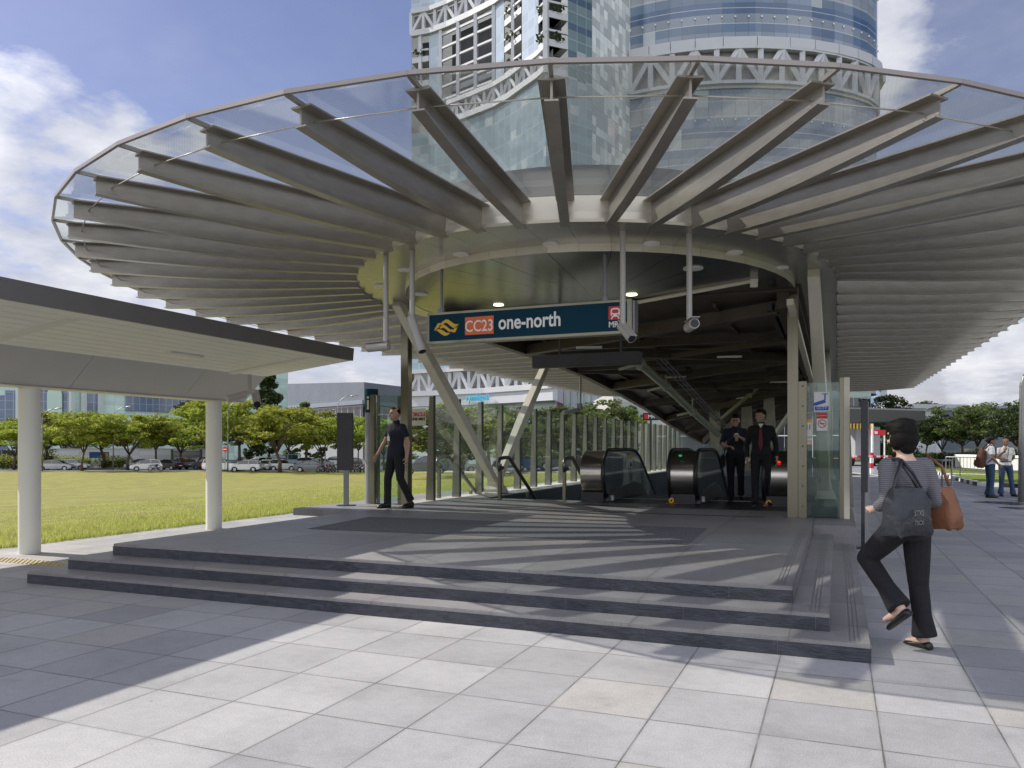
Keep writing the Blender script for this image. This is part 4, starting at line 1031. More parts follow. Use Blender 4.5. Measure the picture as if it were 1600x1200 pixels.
# ---- tower one
T1 = [(643,130),(672,129),(700,127),(735,124),(773,120.5),(797,117.5),(820,114),(842,111),(853,109)]
T1b = [(853,109),(887,110.3),(925,113)]
tb1 = thing('office_tower', 'white tower with truss bands, open balconies and pale glass left of the round tower', 'tower', tuple(at(785,118)))
PA = pol(T1); PB = pol(T1b)
strip('lower_glass', [p*1.0 for p in PA]+PB[1:], 14, 53.0, M_low, tb1, 0)
back = pol([(643,130),(643,160),(925,160),(925,113)])
b = MB()
for p, q in zip(back, back[1:]): b.quad(Vector((p.x,p.y,8)),Vector((q.x,q.y,8)),Vector((q.x,q.y,96)),Vector((p.x,p.y,96)))
b.build('rear_wall', M_wallw, tb1, recalc=False)
def trussband(P, z0, z1, parent, npan, w=.45, beamh=.9, backm=M_wallw, name='truss_band', off=0):
    pts = []; seg = []; tot = 0
    for p, q in zip(P, P[1:]): seg.append((tot, p, q)); tot += (q-p).length
    def pt(s):
        for (s0,p,q) in reversed(seg):
            if s >= s0-1e-6: return p.lerp(q, min(1,(s-s0)/(q-p).length))
    b = MB(); n_ = npan
    for k in range(n_+1):
        a_ = pt(tot*k/n_); a_ = a_*(1-off/a_.length)
        b.beam((a_.x,a_.y,z0),(a_.x,a_.y,z1), w, w, up=(0,1,0))
        if k < n_:
            c_ = pt(tot*(k+1)/n_); c_ = c_*(1-off/c_.length); md = (a_+c_)/2
            if k % 2: a_, c_ = c_, a_
            b.beam((a_.x,a_.y,z0+.1),(c_.x,c_.y,z1-.1), w*.95, w*.95, up=(0,1,0))
            
    for k in range(len(P)-1):
        p, q = P[k]*(1-(off+.15)/P[k].length), P[k+1]*(1-(off+.15)/P[k+1].length)
        for z, hh in ((z0,beamh),(z1,beamh*.8)): b.beam((p.x,p.y,z),(q.x,q.y,z), .8, hh)
    b.build(name, M_fw, parent)
    strip('truss_backing', P, z0, z1, mat('truss_grey_panel', (.42,.41,.41), .6), parent, off-1.1)  # plain light grey backing set behind the truss
trussband(PA, 69.2, 72.8, tb1, 14, w=.5)
strip('upper_glass', PA, 73.4, 96, M_tw1g, tb1)
trussband(pol([(700,127),(735,124),(773,120.5),(797,117.5),(820,114),(842,111),(853,109)]), 53.6, 56.6, tb1, 12)
strip('dark_glass', PB[1:], 53, 96, M_tw1d, tb1, 0)
# recess behind the open bays
def bay(x0, x1, kind):
    a_, c_ = alongpx(T1, x0), alongpx(T1, x1)
    if kind == 'glass': strip('glass_bay', [a_, c_], 57, 69 if x1 < 773 else 96, M_tw1g, tb1, .05); return
    zt = 69 if x1 < 775 else 96
    strip('recess', [a_, c_], 56.8, zt, M_dk, tb1, -2.6)
    b = MB(); z = 57.0
    d = (c_-a_).normalized(); n_ = Vector((d.y,-d.x,0)); n_ = n_ if n_.dot(a_) < 0 else -n_
    if kind == 'balcony':
        while z < zt-1:
            b.beam(Vector((a_.x,a_.y,z))-n_*1.2, Vector((c_.x,c_.y,z))-n_*1.2, 2.6, .9); 
            b.beam(Vector((a_.x,a_.y,z+1.5))-n_*.0, Vector((c_.x,c_.y,z+1.5)), .28, .28); z += 3.95
        m_ = (a_+c_)/2
        for p in (m_,): b.beam((p.x,p.y,56.8),(p.x,p.y,zt), .5, .5, up=(0,1,0))
    else:
        z = 57.4
        while z < zt-.5: b.beam(Vector((a_.x,a_.y,z)), Vector((c_.x,c_.y,z)), .3, .32); z += 2.1
        for f in (0,.34,.67,1):
            p = a_.lerp(c_, f); b.beam((p.x,p.y,56.8),(p.x,p.y,zt), .55, .55, up=(0,1,0))
        b.beam(Vector((a_.x,a_.y,60))-n_*2.5, Vector((c_.x,c_.y,60))-n_*2.5, .4, .9)
    b.build('balcony_frame', M_fw, tb1)
bay(644,670,'balcony'); bay(671,687,'glass'); bay(689,772,'open'); bay(773,788,'glass'); bay(789,815,'balcony'); bay(816,841,'glass')
# corner balconies
strip('recess', [alongpx(T1,842), PB[0], PB[1]], 56.8, 96, M_dk, tb1, -2.4)
b = MB(); z = 53.4; c0_, c1_, c2_ = alongpx(T1,842), PB[0], PB[1]
while z < 95:
    for p, q in ((c0_,c1_),(c1_,c2_)):
        d = (q-p).normalized(); n_ = Vector((d.y,-d.x,0)); n_ = n_ if n_.dot(p) < 0 else -n_
        b.beam(Vector((p.x,p.y,z))-n_*1.1, Vector((q.x,q.y,z))-n_*1.1, 2.4, .95); b.beam((p.x,p.y,z+1.7),(q.x,q.y,z+1.7), .3, .3)
    z += 3.95
b.beam((c1_.x,c1_.y,53),(c1_.x,c1_.y,96), .7, .7, up=(0,1,0))
b.build('balcony_frame', M_fw, tb1)
lf = MB(); r3 = np.random.RandomState(5)
def leafbunch(b, c, r, cnt, sz, rs, flat=.6):
    for _ in range(cnt):
        v = rs.randn(3); v /= np.linalg.norm(v); v *= rs.rand()**.33; p = Vector((c[0]+v[0]*r, c[1]+v[1]*r, c[2]+v[2]*r*flat))
        a_ = Vector(rs.randn(3)).normalized(); bb_ = a_.orthogonal().normalized(); s_ = sz*(.6+.8*rs.rand())
        e_ = a_.cross(bb_)
        n0 = len(b.v); b.v += [tuple(p-e_*s_*.5), tuple(p+bb_*s_*.35), tuple(p+e_*s_*.5), tuple(p-bb_*s_*.35)]; b.f.append((n0,n0+1,n0+2,n0+3))
for k in range(11):
    z = 57.6+3.95*k
    for x in (802,870,850): 
        p = alongpx(T1, min(x,852)) if x < 853 else PB[0].lerp(PB[1], .55)
        leafbunch(lf, (p.x-.2,p.y,z+.6), 1.1, 60, .5, r3)
    if k < 3: p = alongpx(T1, 655); leafbunch(lf, (p.x,p.y,z+.6), 1.1, 60, .5, r3)
lf.build('balcony_planting', M_leafd, tb1, recalc=False)
# ---- podium in front of tower one
pd = thing('podium_block', 'white podium block with a zigzag truss and pale blue lettering', 'building', tuple(at(755,108)))
P2 = pol([(640,112),(700,109),(760,105),(820,100),(866,96)])
trussband(P2, 8.9, 12.0, pd, 15, w=.45, beamh=.7)
strip('base_beam', P2, 7.1, 8.7, M_fw, pd, .25, .8)
strip('upper_glass', P2, 12.3, 15.5, facademat('podium_upper_glass', 1.4, 4, (.22,.33,.38), (.5,.55,.58)), pd, -.3)
strip('lower_wall', pol([(640,116),(866,101)]), -2, 7.2, facademat('podium_lower_wall', 3.1, 4.2, (.42,.50,.48), (.2,.24,.25), lw=.05), pd, -.5)
b = MB(); e0, e1_ = P2[-1], at(880,104)
b.quad(Vector((e0.x,e0.y,7.1)),Vector((e1_.x,e1_.y,7.1)),Vector((e1_.x,e1_.y,12.3)),Vector((e0.x,e0.y,12.3))); b.build('end_face', M_fw, pd, recalc=False)
q = alongpx([(640,112),(700,109),(760,105),(820,100),(866,96)], 733); q2 = alongpx([(640,112),(700,109),(760,105),(820,100),(866,96)], 783)
ang = atan2(q2.y-q.y, q2.x-q.x); nrm = Vector((sin(ang),-cos(ang),0))
text('lettering', 'rymbipair', 1.45, Vector((q.x,q.y,7.55))+nrm*.6, mat('cyan_lettering', (.12,.50,.72), .4), pd, R=Matrix.Rotation(ang,4,'Z')@Matrix.Rotation(pi/2,4,'X'), ext=.08, sx=.78)
# glass annex beyond the podium
ga = thing('glass_annex', 'pale green glass building with white fins to the right of the podium block', 'building', tuple(at(920,110)))
P3 = pol([(866,105),(905,109),(965,112),(1090,120)])
strip('glass_wall', P3, -2, 14.5, facademat('annex_glass', 2.2, 3.6, (.36,.48,.44), (.14,.2,.2), lw=.05, rough=.12, patch=.2, spec=.9), ga)
b = MB()
for x in range(884, 1080, 11):
    p = alongpx([(866,105),(905,109),(965,112),(1090,120)], x); p = p*(1-.5/p.length); b.beam((p.x,p.y,4.5),(p.x,p.y,13.5), .5, .16, up=(0,1,0))
b.build('fin', M_fw, ga); strip('maroon_panel', pol([(870,104.4),(880,105.3)]), 5.2, 8.6, mat('maroon', (.13,.02,.07), .4), ga, .1)
b = MB(); p, q = at(852,100.5), at(866,99.5)
b.build('x', M_fw, ga) if False else None
strip('roof_slab', P3, 14.5, 15.3, M_fw, ga, .5, 1.5)
# plain beige building behind the fence
bb_ = thing('beige_building', 'plain beige wall building seen above the far end of the glass fence', 'building', tuple(at(1015,75)))
PP = pol([(958,72),(1100,80)])
strip('wall', PP, -1, 6.5, facademat('beige_wall', 9, 2.4, (.50,.51,.47), (.4,.41,.38), lw=.01, rough=.6, spec=.2), bb_)
a_, c_ = PP; b = MB().quad(Vector((a_.x,a_.y,6.5)),Vector((c_.x,c_.y,6.5)),Vector((c_.x-2,c_.y+14,6.5)),Vector((a_.x-2,a_.y+14,6.5))); b.quad(Vector((a_.x,a_.y,-1)),Vector((a_.x-6,a_.y+14,-1)),Vector((a_.x-6,a_.y+14,6.5)),Vector((a_.x,a_.y,6.5)))
b.build('roof', M_conc, bb_, recalc=False)
strip('lower_panel', pol([(990,70),(1053,73)]), -1, 3.5, mat('cream_wall_panel', (.55,.52,.42), .6), bb_, .1)
# ---- round tower
T2 = []
for (l, D) in ((18.6,124.2),(21.5,122.8),(24.5,121.7),(28,120.8),(32,120.2),(37,120),(42,120.4),(46,121.1),(50,122.3),(53.5,123.8),(56.5,125.6),(59,128),(60.6,131),(61.4,135),(61.4,142)):
    T2.append(Vector((-CS*D+CC*l, CC*D+CS*l, 0)))
tb2 = thing('round_tower', 'tall curved blue glass tower with horizontal bands rising behind the canopy', 'tower', tuple(at(1180,130)))
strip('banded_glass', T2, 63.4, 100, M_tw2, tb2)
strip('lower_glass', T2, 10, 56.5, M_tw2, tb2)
strip('white_ledge', T2, 61.9, 63.4, M_fw, tb2, .9, 2.2)
strip('white_ledge', T2, 55.9, 56.5, M_fw, tb2, .3, .8)
trussband(T2[:-2], 56.6, 61.8, tb2, 14, w=.8, beamh=.5, off=.4)
SL = [at(925,114), T2[0]]
strip('side_glass', SL, 8, 100, M_tw2l, tb2)
b = MB(); p = SL[0]
bk = [SL[0], at(930,170), at(1340,172), T2[-1]]
for p, q in zip(bk, bk[1:]): b.quad(Vector((p.x,p.y,8)),Vector((q.x,q.y,8)),Vector((q.x,q.y,100)),Vector((p.x,p.y,100)))
b.build('rear_wall', M_wallw, tb2, recalc=False)
# stud lights on mullions
b = MB(); seg = [(p, q) for p, q in zip(T2, T2[1:])]
tot = 0; cum = []
for p, q in seg: cum.append(tot); tot += (q-p).length
for k in range(int(tot/2.0)):
    s_ = 2.0*(k+.02)
    j = max(i for i, c in enumerate(cum) if c <= s_); p, q = seg[j]; a_ = p.lerp(q, (s_-cum[j])/(q-p).length)
    n_ = Vector(((q-p).y, -(q-p).x, 0)).normalized(); n_ = n_ if n_.dot(p) < 0 else -n_
    for z in (23,32.4,41.8,51.2,65.9-.2+.6+.5,75.2+.3-.2,84.6): b.obox(a_+n_*.12+Vector((0,0,z)), (.2,.2,.24), 0)
b.build('stud', M_white, tb2)
# ---- far left green glass building
FL = [(-60,165),(28,165),(60,163),(300,190),(420,205)]
gb = thing('green_glass_building', 'long pale green glass building with blue bays and an arched panel at far left', 'building', tuple(at(120,170)))
M_gg = facademat('green_glass', 2.2, 2.6, (.50,.66,.60), (.36,.50,.47), lw=.05, rough=.25, spec=.7)
M_bg = facademat('blue_bay_glass', 1.5, 1.8, (.05,.10,.19), (.25,.34,.40), lw=.10, rough=.1, spec=1.)
G = [(-80,160),(110,165),(196,172),(450,205)]
strip('glass_wall', pol(G), -2, 22, M_gg, gb)
def gbay(x0, x1, z0, z1, m_, off=.4, nm='glass_bay'): strip(nm, [alongpx(G,x0), alongpx(G,x1)], z0, z1, m_, gb, off, .5)
gbay(-80,9,-2,12,M_bg); gbay(9,25,4,13,M_bg,.5); gbay(56,110,-2,20,M_bg); gbay(133,156,3,14.5,M_bg)
gbay(195,330,9.3,14.0,M_bg)
a_, c_ = alongpx(G,76), alongpx(G,99); b = MB(); n = 14; vs = []
W_ = (c_-a_).length; dd = (c_-a_).normalized(); nn = Vector((dd.y,-dd.x,0)); nn = nn if nn.dot(a_) < 0 else -nn
poly = [(0,0),(W_,0)]+[(W_/2+W_/2*cos(pi*k/n), 12.2+W_/2*1.1*sin(pi*k/n)) for k in range(n+1)]
F_ = [a_+dd*u+nn*1.0+Vector((0,0,v)) for u,v in poly]; B_ = [p-nn*.9 for p in F_]; k = len(F_)
b.add(F_+B_, [tuple(range(k)), tuple(range(2*k-1,k-1,-1))]+[(i,(i+1)%k,k+(i+1)%k,k+i) for i in range(k)]); b.build('arched_panel', mat('mint_panel', (.46,.60,.52), .4, var=.05), gb)
b = MB()
for x in (29,55,112,131,157): p = alongpx(G,x); b.beam((p.x*.995,p.y*.995,-2),(p.x*.995,p.y*.995,21), .8,.8, up=(0,1,0))
b.build('pilaster', mat('pale_mint_trim', (.55,.62,.58), .5), gb)
# ---- grey shed roofed factory
gf = thing('grey_factory', 'big grey clad factory block with a strip of dark windows behind the car park', 'building', tuple(at(560,210)))
F1 = pol([(395,255),(569,205),(645,235)])
def zpx(y, D): return H+(698-y)/1234.*D
b = MB(); top = [zpx(601,255), zpx(597,205), zpx(606,235)]
for k in range(2):
    p, q = F1[k], F1[k+1]; b.quad(Vector((p.x,p.y,12.5)),Vector((q.x,q.y,12.5)),Vector((q.x,q.y,top[k+1])),Vector((p.x,p.y,top[k])))
b.quad(*[Vector((p.x,p.y,t_)) for p, t_ in zip(F1, top)], Vector((F1[1].x-20,F1[1].y+60,top[1])))
b.build('cladding', M_wallg, gf, recalc=False)
strip('lower_wall', F1, -2, 12.5, mat('factory_lower', (.32,.33,.34), .6, var=.1), gf, -.4)
strip('eave_band', F1, 12.5, 13.6, mat('factory_band', (.24,.27,.31), .5), gf, .6, 1.2)
strip('window_strip', [F1[0].lerp(F1[1],.35), F1[1], F1[2]], 8.6, 12.4, facademat('factory_windows', 3.2, 4., (.03,.035,.045), (.3,.31,.32), lw=.12), gf, -.1)
# ---- boundary wall, hedge, billboard, fences around the car park
def simple_wall(name, lab, cat, P, z0, z1, m_, th=.3):
    t = thing(name, lab, cat, tuple(P[0].lerp(P[-1],.5))); strip('wall', P, z0, z1, m_, t, 0, th)
    strip('coping', P, z1, z1+.15, M_conc, t, .05, th+.1); return t
simple_wall('boundary_wall', 'low white panelled boundary wall behind the left car park trees', 'wall', pol([(58,128),(240,134),(345,140)]), -1.75, 1.0, facademat('white_boundary', 3, 2, (.50,.52,.52), (.36,.38,.38), lw=.02, rough=.7))
t = thing('dark_gate', 'dark slatted gate in the white boundary wall', 'gate', tuple(at(292,133))); strip('gate_panel', pol([(270,133),(315,134)]), -1.6, .8, facademat('gate_slats', .4, 3, (.05,.05,.055), (.12,.12,.12), lw=.3), t, .2, .1)
for x in (270,315): p = at(x,133); MB().box(p.x-.15,p.y-.3,-1.7,p.x+.15,p.y,1.0).build('gate_post', M_dark, t)
t = thing('dark_fence', 'dark fence panel at the far left edge behind the hedge', 'fence', tuple(at(0,120))); strip('panel', pol([(-60,118),(28,122)]), -1.75, .9, M_dark, t, 0, .1)
for x in (-20,5,27): p = at(x,119); MB().box(p.x-.08,p.y-.3,-1.7,p.x+.08,p.y-.15,1.1).build('fence_post', M_mid, t)
t = thing('billboard', 'blue billboard with red and yellow pictures under the left trees', 'billboard', tuple(at(155,122)))
a_, c_ = at(140,122), at(170,122); ang = YAW
MB().obox(at(155,122,711), (3.0,.15,.95), YAW).build('board', mat('billboard_blue', (.02,.14,.38), .4, var=.3, vscale=.6), t)
for x, m_ in ((161,M_red),(167,M_yel)):
    MB().obox(at(x,121.8,711), (.42,.05,.6), YAW).build('picture', m_, t)
for x in (142,168): MB().tube([at(x,122.1,711)-Vector((0,0,2.4)), at(x,122.1,711)], .06, 6).build('post', M_mid, t)
# ---- right background
rb = thing('station_bridge', 'grey roofed walkway bridge crossing behind the sign post at right', 'bridge', tuple(at(1370,55)))
B1 = pol([(1300,52),(1446,60)]); B2 = pol([(1300,58),(1446,66)])
b = MB()
b.hexa([Vector((B1[0].x,B1[0].y,zpx(661,52))),Vector((B1[1].x,B1[1].y,zpx(657,60))),Vector((B2[1].x,B2[1].y,zpx(657,60)+.1)),Vector((B2[0].x,B2[0].y,zpx(661,52)+.1))],
       [Vector((B1[0].x,B1[0].y,zpx(638,52))),Vector((B1[1].x,B1[1].y,zpx(642,60))),Vector((B2[1].x,B2[1].y,zpx(642,60)+.4)),Vector((B2[0].x,B2[0].y,zpx(638,52)+.4))])
b.build('deck', mat('bridge_grey', (.07,.068,.06), .6, var=.1), rb)
for x, D in ((1322,54),(1420,60)):
    MB().tube([at(x,D), Vector((*at(x,D).xy, 3.0))], .2, 12).build('column', M_conc, rb)
t = thing('dark_green_building', 'pale green building corner with dark windows above the bridge', 'building', tuple(at(1340,90)))
strip('wall', pol([(1290,85),(1361,90)]), -1, zpx(600,90), facademat('pale_green_wall', 4, 3.2, (.33,.42,.37), (.22,.26,.25), lw=.02), t)
strip('window_band', pol([(1318,85.5),(1338,87),(1357,89)]), zpx(636,88), zpx(623,88), facademat('right_windows', 1.6, 9, (.02,.025,.03), (.35,.4,.38), lw=.08), t, .2)
strip('roof_edge', pol([(1290,85),(1361,90)]), zpx(600,90), zpx(598,90)+.2, M_fw, t, .3, .6)
t = thing('blue_office_block', 'distant blue glass office block beside the canopy corner', 'building', tuple(at(1372,260)))
strip('glass_wall', pol([(1360,250),(1374,245),(1386,255)]), -1, zpx(592,250), facademat('distant_blue', 2.4, 3.4, (.13,.22,.36), (.35,.42,.5), lw=.12), t)
strip('parapet', pol([(1360,250),(1374,245),(1386,255)]), zpx(592,250), zpx(591,250)+.5, M_fw, t, .2, .5)
t = thing('white_shed', 'long low white building far off between the right hand trees', 'building', tuple(at(1455,190)))
strip('wall', pol([(1395,190),(1510,195)]), -1, zpx(638,190), facademat('white_shed_wall', 4, 5, (.50,.52,.55), (.36,.38,.4), lw=.06, rough=.6), t)
strip('roof', pol([(1395,189),(1510,194)]), zpx(638,190), zpx(631,190), mat('shed_roof', (.45,.47,.5), .5), t, .5, 6)
t = thing('grey_wall_building', 'plain blue grey windowless building behind the right hand trees', 'building', tuple(at(1540,95)))
strip('wall', pol([(1470,98),(1573,92)]), -1, zpx(640,95), facademat('grey_wall_clad', 6, 3, (.20,.225,.26), (.16,.18,.2), lw=.01, rough=.6, spec=.2), t)
strip('wall', pol([(1573,92),(1600,110)]), -1, zpx(640,95), M_wallg, t); strip('parapet', pol([(1470,98),(1573,92)]), zpx(640,95), zpx(636,95), mat('parapet_grey', (.30,.33,.37), .5), t, .15, .5)
# height barrier, truck, red signs
t = thing('height_barrier', 'yellow and black striped height limit bar over the access road', 'height barrier', tuple(at(1345,45)))
ya, yb2 = MB(), MB()
for k in range(14):
    p = at(1326+k*2.6, 45, 666); (ya if k % 2 else yb2).obox(p, (.098,.1,.30), YAW)
ya.build('yellow_stripe', M_yel, t); yb2.build('black_stripe', M_blk, t)
for x in (1325,1363): MB().tube([at(x,45.1), at(x,45.1,662)], .06, 8).build('post', M_white, t)
t = thing('red_road_sign', 'long red sign with a white emblem beside the height barrier', 'sign', tuple(at(1372,46)))
MB().obox(at(1372,46,676), (.85,.08,.32), YAW).build('board', M_red, t); MB().obox(at(1369,45.9,676), (.16,.04,.16), YAW).build('emblem', M_white, t)
for x in (1362,1382): MB().tube([at(x,46.1), at(x,46.1,672)], .04, 8).build('post', M_white, t)
t = thing('parked_truck', 'white box truck with a red stripe parked under the height barrier', 'truck', tuple(at(1340,52)))
c_ = at(1322,60); 
def R2(v, o, a): return Vector((o.x+v[0]*cos(a)-v[1]*sin(a), o.y+v[0]*sin(a)+v[1]*cos(a), v[2]))
MB().obox((c_.x,c_.y,1.75), (2.2,4.6,2.3), YAW+.3).build('box_body', mat('truck_grey_box', (.34,.34,.35), .5), t, bevel=.03); 
MB().obox((c_.x,c_.y,.66), (2.22,4.62,.14), YAW+.3).build('red_stripe', M_red, t)
cb_ = R2((0,3.2,0), c_, YAW+.3); MB().obox((cb_.x,cb_.y,1.35), (2.0,1.6,1.6), YAW+.3).build('cab', M_white, t, bevel=.06)
for sx_ in (-.95,.95):
    for sy_ in (-1.5,3.1):
        w_ = R2((sx_,sy_,.42), c_, YAW+.3); a2 = YAW+.3; e_ = Vector((cos(a2),sin(a2),0))*.13
        MB().tube([w_-e_, w_+e_], .42, 16).build('wheel', M_black, t)
t = thing('traffic_barrier', 'white boom barrier post with a red and white arm', 'barrier', tuple(at(1349,40)))
MB().obox(at(1349,40,716), (.10,.10,2.0), YAW).build('post', M_white, t)
for k in range(10): p, q = at(1333+k*6,40.2,713), at(1339+k*6,40.2,713); MB().beam(p, q, .06, .09).build('red_section' if k % 2 else 'white_section', M_red if k % 2 else M_white, t)
t = thing('red_bollard', 'short red and white painted gate pillar beside the boom barrier', 'bollard', tuple(at(1362,42)))
for k in range(4): MB().obox(at(1362,42)+Vector((0,0,.15+k*.28)), (.15,.15,.275), YAW).build('red_band' if k % 2 else 'white_band', M_red if k % 2 else M_white, t)
# pale road bits under the barrier
# planter walls, railings, posts at the right
t = thing('planter_wall', 'low white planter wall curving along the verge at right', 'wall', tuple(at(1560,48)))
strip('wall', pol([(1492,56),(1540,50),(1640,46)]), 0, .75, M_wallw, t, 0, .5); strip('coping', pol([(1492,56),(1540,50),(1640,46)]), .75, .9, M_white, t, .06, .7)
t = thing('planter_wall', 'second low white wall farther back behind the two talking men', 'wall', tuple(at(1590,62)))
strip('wall', pol([(1500,70),(1660,60)]), 0, 1.15, M_wallw, t, 0, .5); strip('coping', pol([(1500,70),(1660,60)]), 1.15, 1.3, M_white, t, .06, .7)
M_galv = mat('galvanised_steel', (.30,.30,.30), .45, .7)
def railing(lab, P, h_, m_=M_galv, nb=.9, infill=0):
    t = thing('railing', lab, 'railing', tuple((P[0]+P[-1])/2)); b = MB(); 
    for p, q in zip(P, P[1:]):
        L_ = (q-p).length; n_ = max(1, int(L_/nb))
        for k in range(n_+1):
            a_ = p.lerp(q, k/n_); MB().tube([a_, a_+Vector((0,0,h_))], .025, 8).build('post', m_, t)
        b.tube([p+Vector((0,0,h_)), q+Vector((0,0,h_))], .03, 8); b.tube([p+Vector((0,0,.15)), q+Vector((0,0,.15))], .02, 6)
        if infill:
            n2 = int(L_/infill)
            for k in range(n2): a_ = p.lerp(q, k/n2); b.tube([a_+Vector((0,0,.15)), a_+Vector((0,0,h_))], .011, 5)
    b.build('rail', m_, t); return t
railing('steel railing right of the woman with the brown bag', [at(1452,27),at(1472,25.2),at(1487,25.5)], 1.0, nb=1.2)
railing('long grey picket railing along the grass verge at right', [at(1478,38),at(1500,37.5),at(1545,36.5)], .95, infill=.14, nb=2)
# puddles
M_pud = mat('wet_puddle', (.20,.20,.21), .05, 0, 1.0)
for (x, y, rx, ry, lab) in ((1570,786,.55,.6,'shallow puddle at the feet of the two talking men'),(1592,794,.45,.3,'small puddle near the lamp post at the right edge')):
    c_ = on(x,y,.003); b = MB(); n = 26; rs_ = np.random.RandomState(x)
    ph = rs_.rand(4)*6
    pts = [Vector((c_.x+rx*(1+.25*sin(2*a+ph[0])+.15*sin(3*a+ph[1]))*cos(a), c_.y+ry*(1+.2*sin(2*a+ph[2])+.12*sin(5*a+ph[3]))*sin(a), .004)) for a in np.linspace(0, 2*pi, n, endpoint=False)]
    b.add(pts, [tuple(range(n))]); o = b.build('puddle', M_pud, recalc=False); struct(o)
# ================================================================ LAMP POSTS
def lamp_post(lab, x, D, ytop, arm, ground=None, r=.075, grp='street lamps around the car park'):
    p = at(x, D); g = tz(p.x,p.y) if ground is None else ground; p.z = g; zt = zpx(ytop, D)
    t = thing('street_lamp', lab, 'street lamp', tuple(p), grp)
    d = Rt*(1 if arm > 0 else -1); A = abs(arm)/1234.*D
    pts = [p, p+Vector((0,0,(zt-g)*.5)), Vector((p.x,p.y,zt-A*.7))]+[Vector((p.x,p.y,zt-A*.7))+d*(A*(1-cos(a)))+Vector((0,0,A*.7*sin(a))) for a in (rad(20),rad(40),rad(60),rad(78))]
    MB().tube(pts, r, 8, rs=[r*1.3,r,r*.8]+[r*.6]*4).build('pole', M_galv, t, smooth=True)
    e = pts[-1]+d*.1; b = MB(); M_ = Matrix.Rotation(YAW+(0 if arm > 0 else pi), 3, 'Z')@Matrix.Rotation(rad(-8),3,'Y')
    b.ell(e+d*(r*5), (r*6.5, r*2.3, r*1.5), 12, 8, M_); b.build('lamp_head', M_galv, t, smooth=True)
    MB().ell(e+d*(r*6)-Vector((0,0,r*.9)), (r*3.5,r*1.8,r*.8), 10, 6, M_).build('lens', M_white, t, smooth=True)
lamp_post('street lamp just right of the nearer white column', 66, 103, 638, 24)
lamp_post('street lamp between the two white columns', 177, 106, 635, 24)
lamp_post('street lamp right of the farther white column', 356, 100, 628, 20)
lamp_post('street lamp behind the dark directory board', 528, 98, 618, 24)
lamp_post('farther street lamp between the trees left of the directory board', 508, 150, 640, 14)
lamp_post('curved street lamp rising above the woman', 1427, 62, 634, 46, ground=0, r=.06)
lamp_post('tall grey lamp post at the right edge of the photo', 1597, 20.5, 560, 60, ground=0, r=.075)
# no entry sign
t = thing('no_entry_sign', 'round red no entry sign right of the farther white column', 'road sign', tuple(at(351.5,99,735)))
MB().tube([at(351.5,99.1,733), at(351.5,99.1,698)], .04, 6).build('post', M_galv, t)
c_ = at(351.5,99,702); b = MB(); n = 20
b.add([c_+Rt*(.33*cos(2*pi*k/n))+Vector((0,0,.33*sin(2*pi*k/n))) for k in range(n)], [tuple(range(n))]); b.build('disc', M_red, t, recalc=False)
MB().obox(c_-Fw*.03, (.44,.02,.12), YAW).build('bar', M_white, t)
# ================================================================ TREES
def tree_mesh(seed, h_, cr, ch, nclus, leaves, lsz, kind='umbrella', lean=0):
    "returns trunk MB and crown MB in local coordinates"
    rs = np.random.RandomState(seed); T = MB(); K = MB(); ft = h_*(.24+.12*rs.rand()) if kind == 'umbrella' else h_*.22
    pts = [Vector((0,0,0)), Vector((rs.randn()*.06,rs.randn()*.06,ft*.5)), Vector((rs.randn()*.12+lean*.5,rs.randn()*.12,ft))]
    T.tube(pts, .14, 8, rs=[.17*h_/9,.13*h_/9,.11*h_/9])
    nl = 6 if kind == 'umbrella' else 8; ends = []
    for k in range(nl):
        a_ = 2*pi*k/nl+rs.rand()*.7; rr = cr*(.45+.35*rs.rand()); zt = h_-ch*(.25+.5*rs.rand()); st = pts[2] if kind == 'umbrella' else Vector((0,0,ft+rs.rand()*(h_-ft)*.5))
        m_ = st+Vector((cos(a_)*rr*.45, sin(a_)*rr*.45, (zt-st.z)*.6)); e_ = Vector((cos(a_)*rr, sin(a_)*rr, zt))
        T.tube([st, m_, e_], .05, 6, rs=[.075*h_/9,.05*h_/9,.02*h_/9]); ends += [m_, e_]
        for q in range(2):
            f_ = m_.lerp(e_, .3+.5*rs.rand())+Vector((rs.randn()*.4*cr/3, rs.randn()*.4*cr/3, .3+.4*rs.rand()))*1.2
            T.tube([m_, (m_+f_)/2+Vector((0,0,.1)), f_], .03, 5, rs=[.035*h_/9,.025*h_/9,.012*h_/9]); ends.append(f_)
    for k in range(nclus):
        a_ = rs.rand()*2*pi; f = sqrt(rs.rand())
        if kind == 'umbrella':
            r_ = cr*f*(.85+.3*rs.rand()); r_ *= 1+.25*sin(a_*2+seed)+.15*sin(a_*3+seed*2); zz_ = h_-ch*(.10+.26*f*f)-ch*.72*rs.rand()**1.3*(1-.2*f)+.5*sin(a_*2+seed)*f
        elif kind == 'cone':
            zz_ = h_*(.08+.92*rs.rand()); r_ = cr*(1-(zz_/h_)**1.5*.9)*(.6+.4*rs.rand())
        else:
            v = rs.randn(3); v /= np.linalg.norm(v); rad_ = .55+.45*rs.rand(); r_ = cr*rad_*sqrt(v[0]**2+v[1]**2); zz_ = h_-ch/2+v[2]*ch/2*rad_
        c_ = (r_*cos(a_), r_*sin(a_), zz_)
        leafbunch(K, c_, cr*(.13+.15*rs.rand()), leaves, lsz, rs, .55 if kind == 'umbrella' else .8)
    return T, K
protos = {}
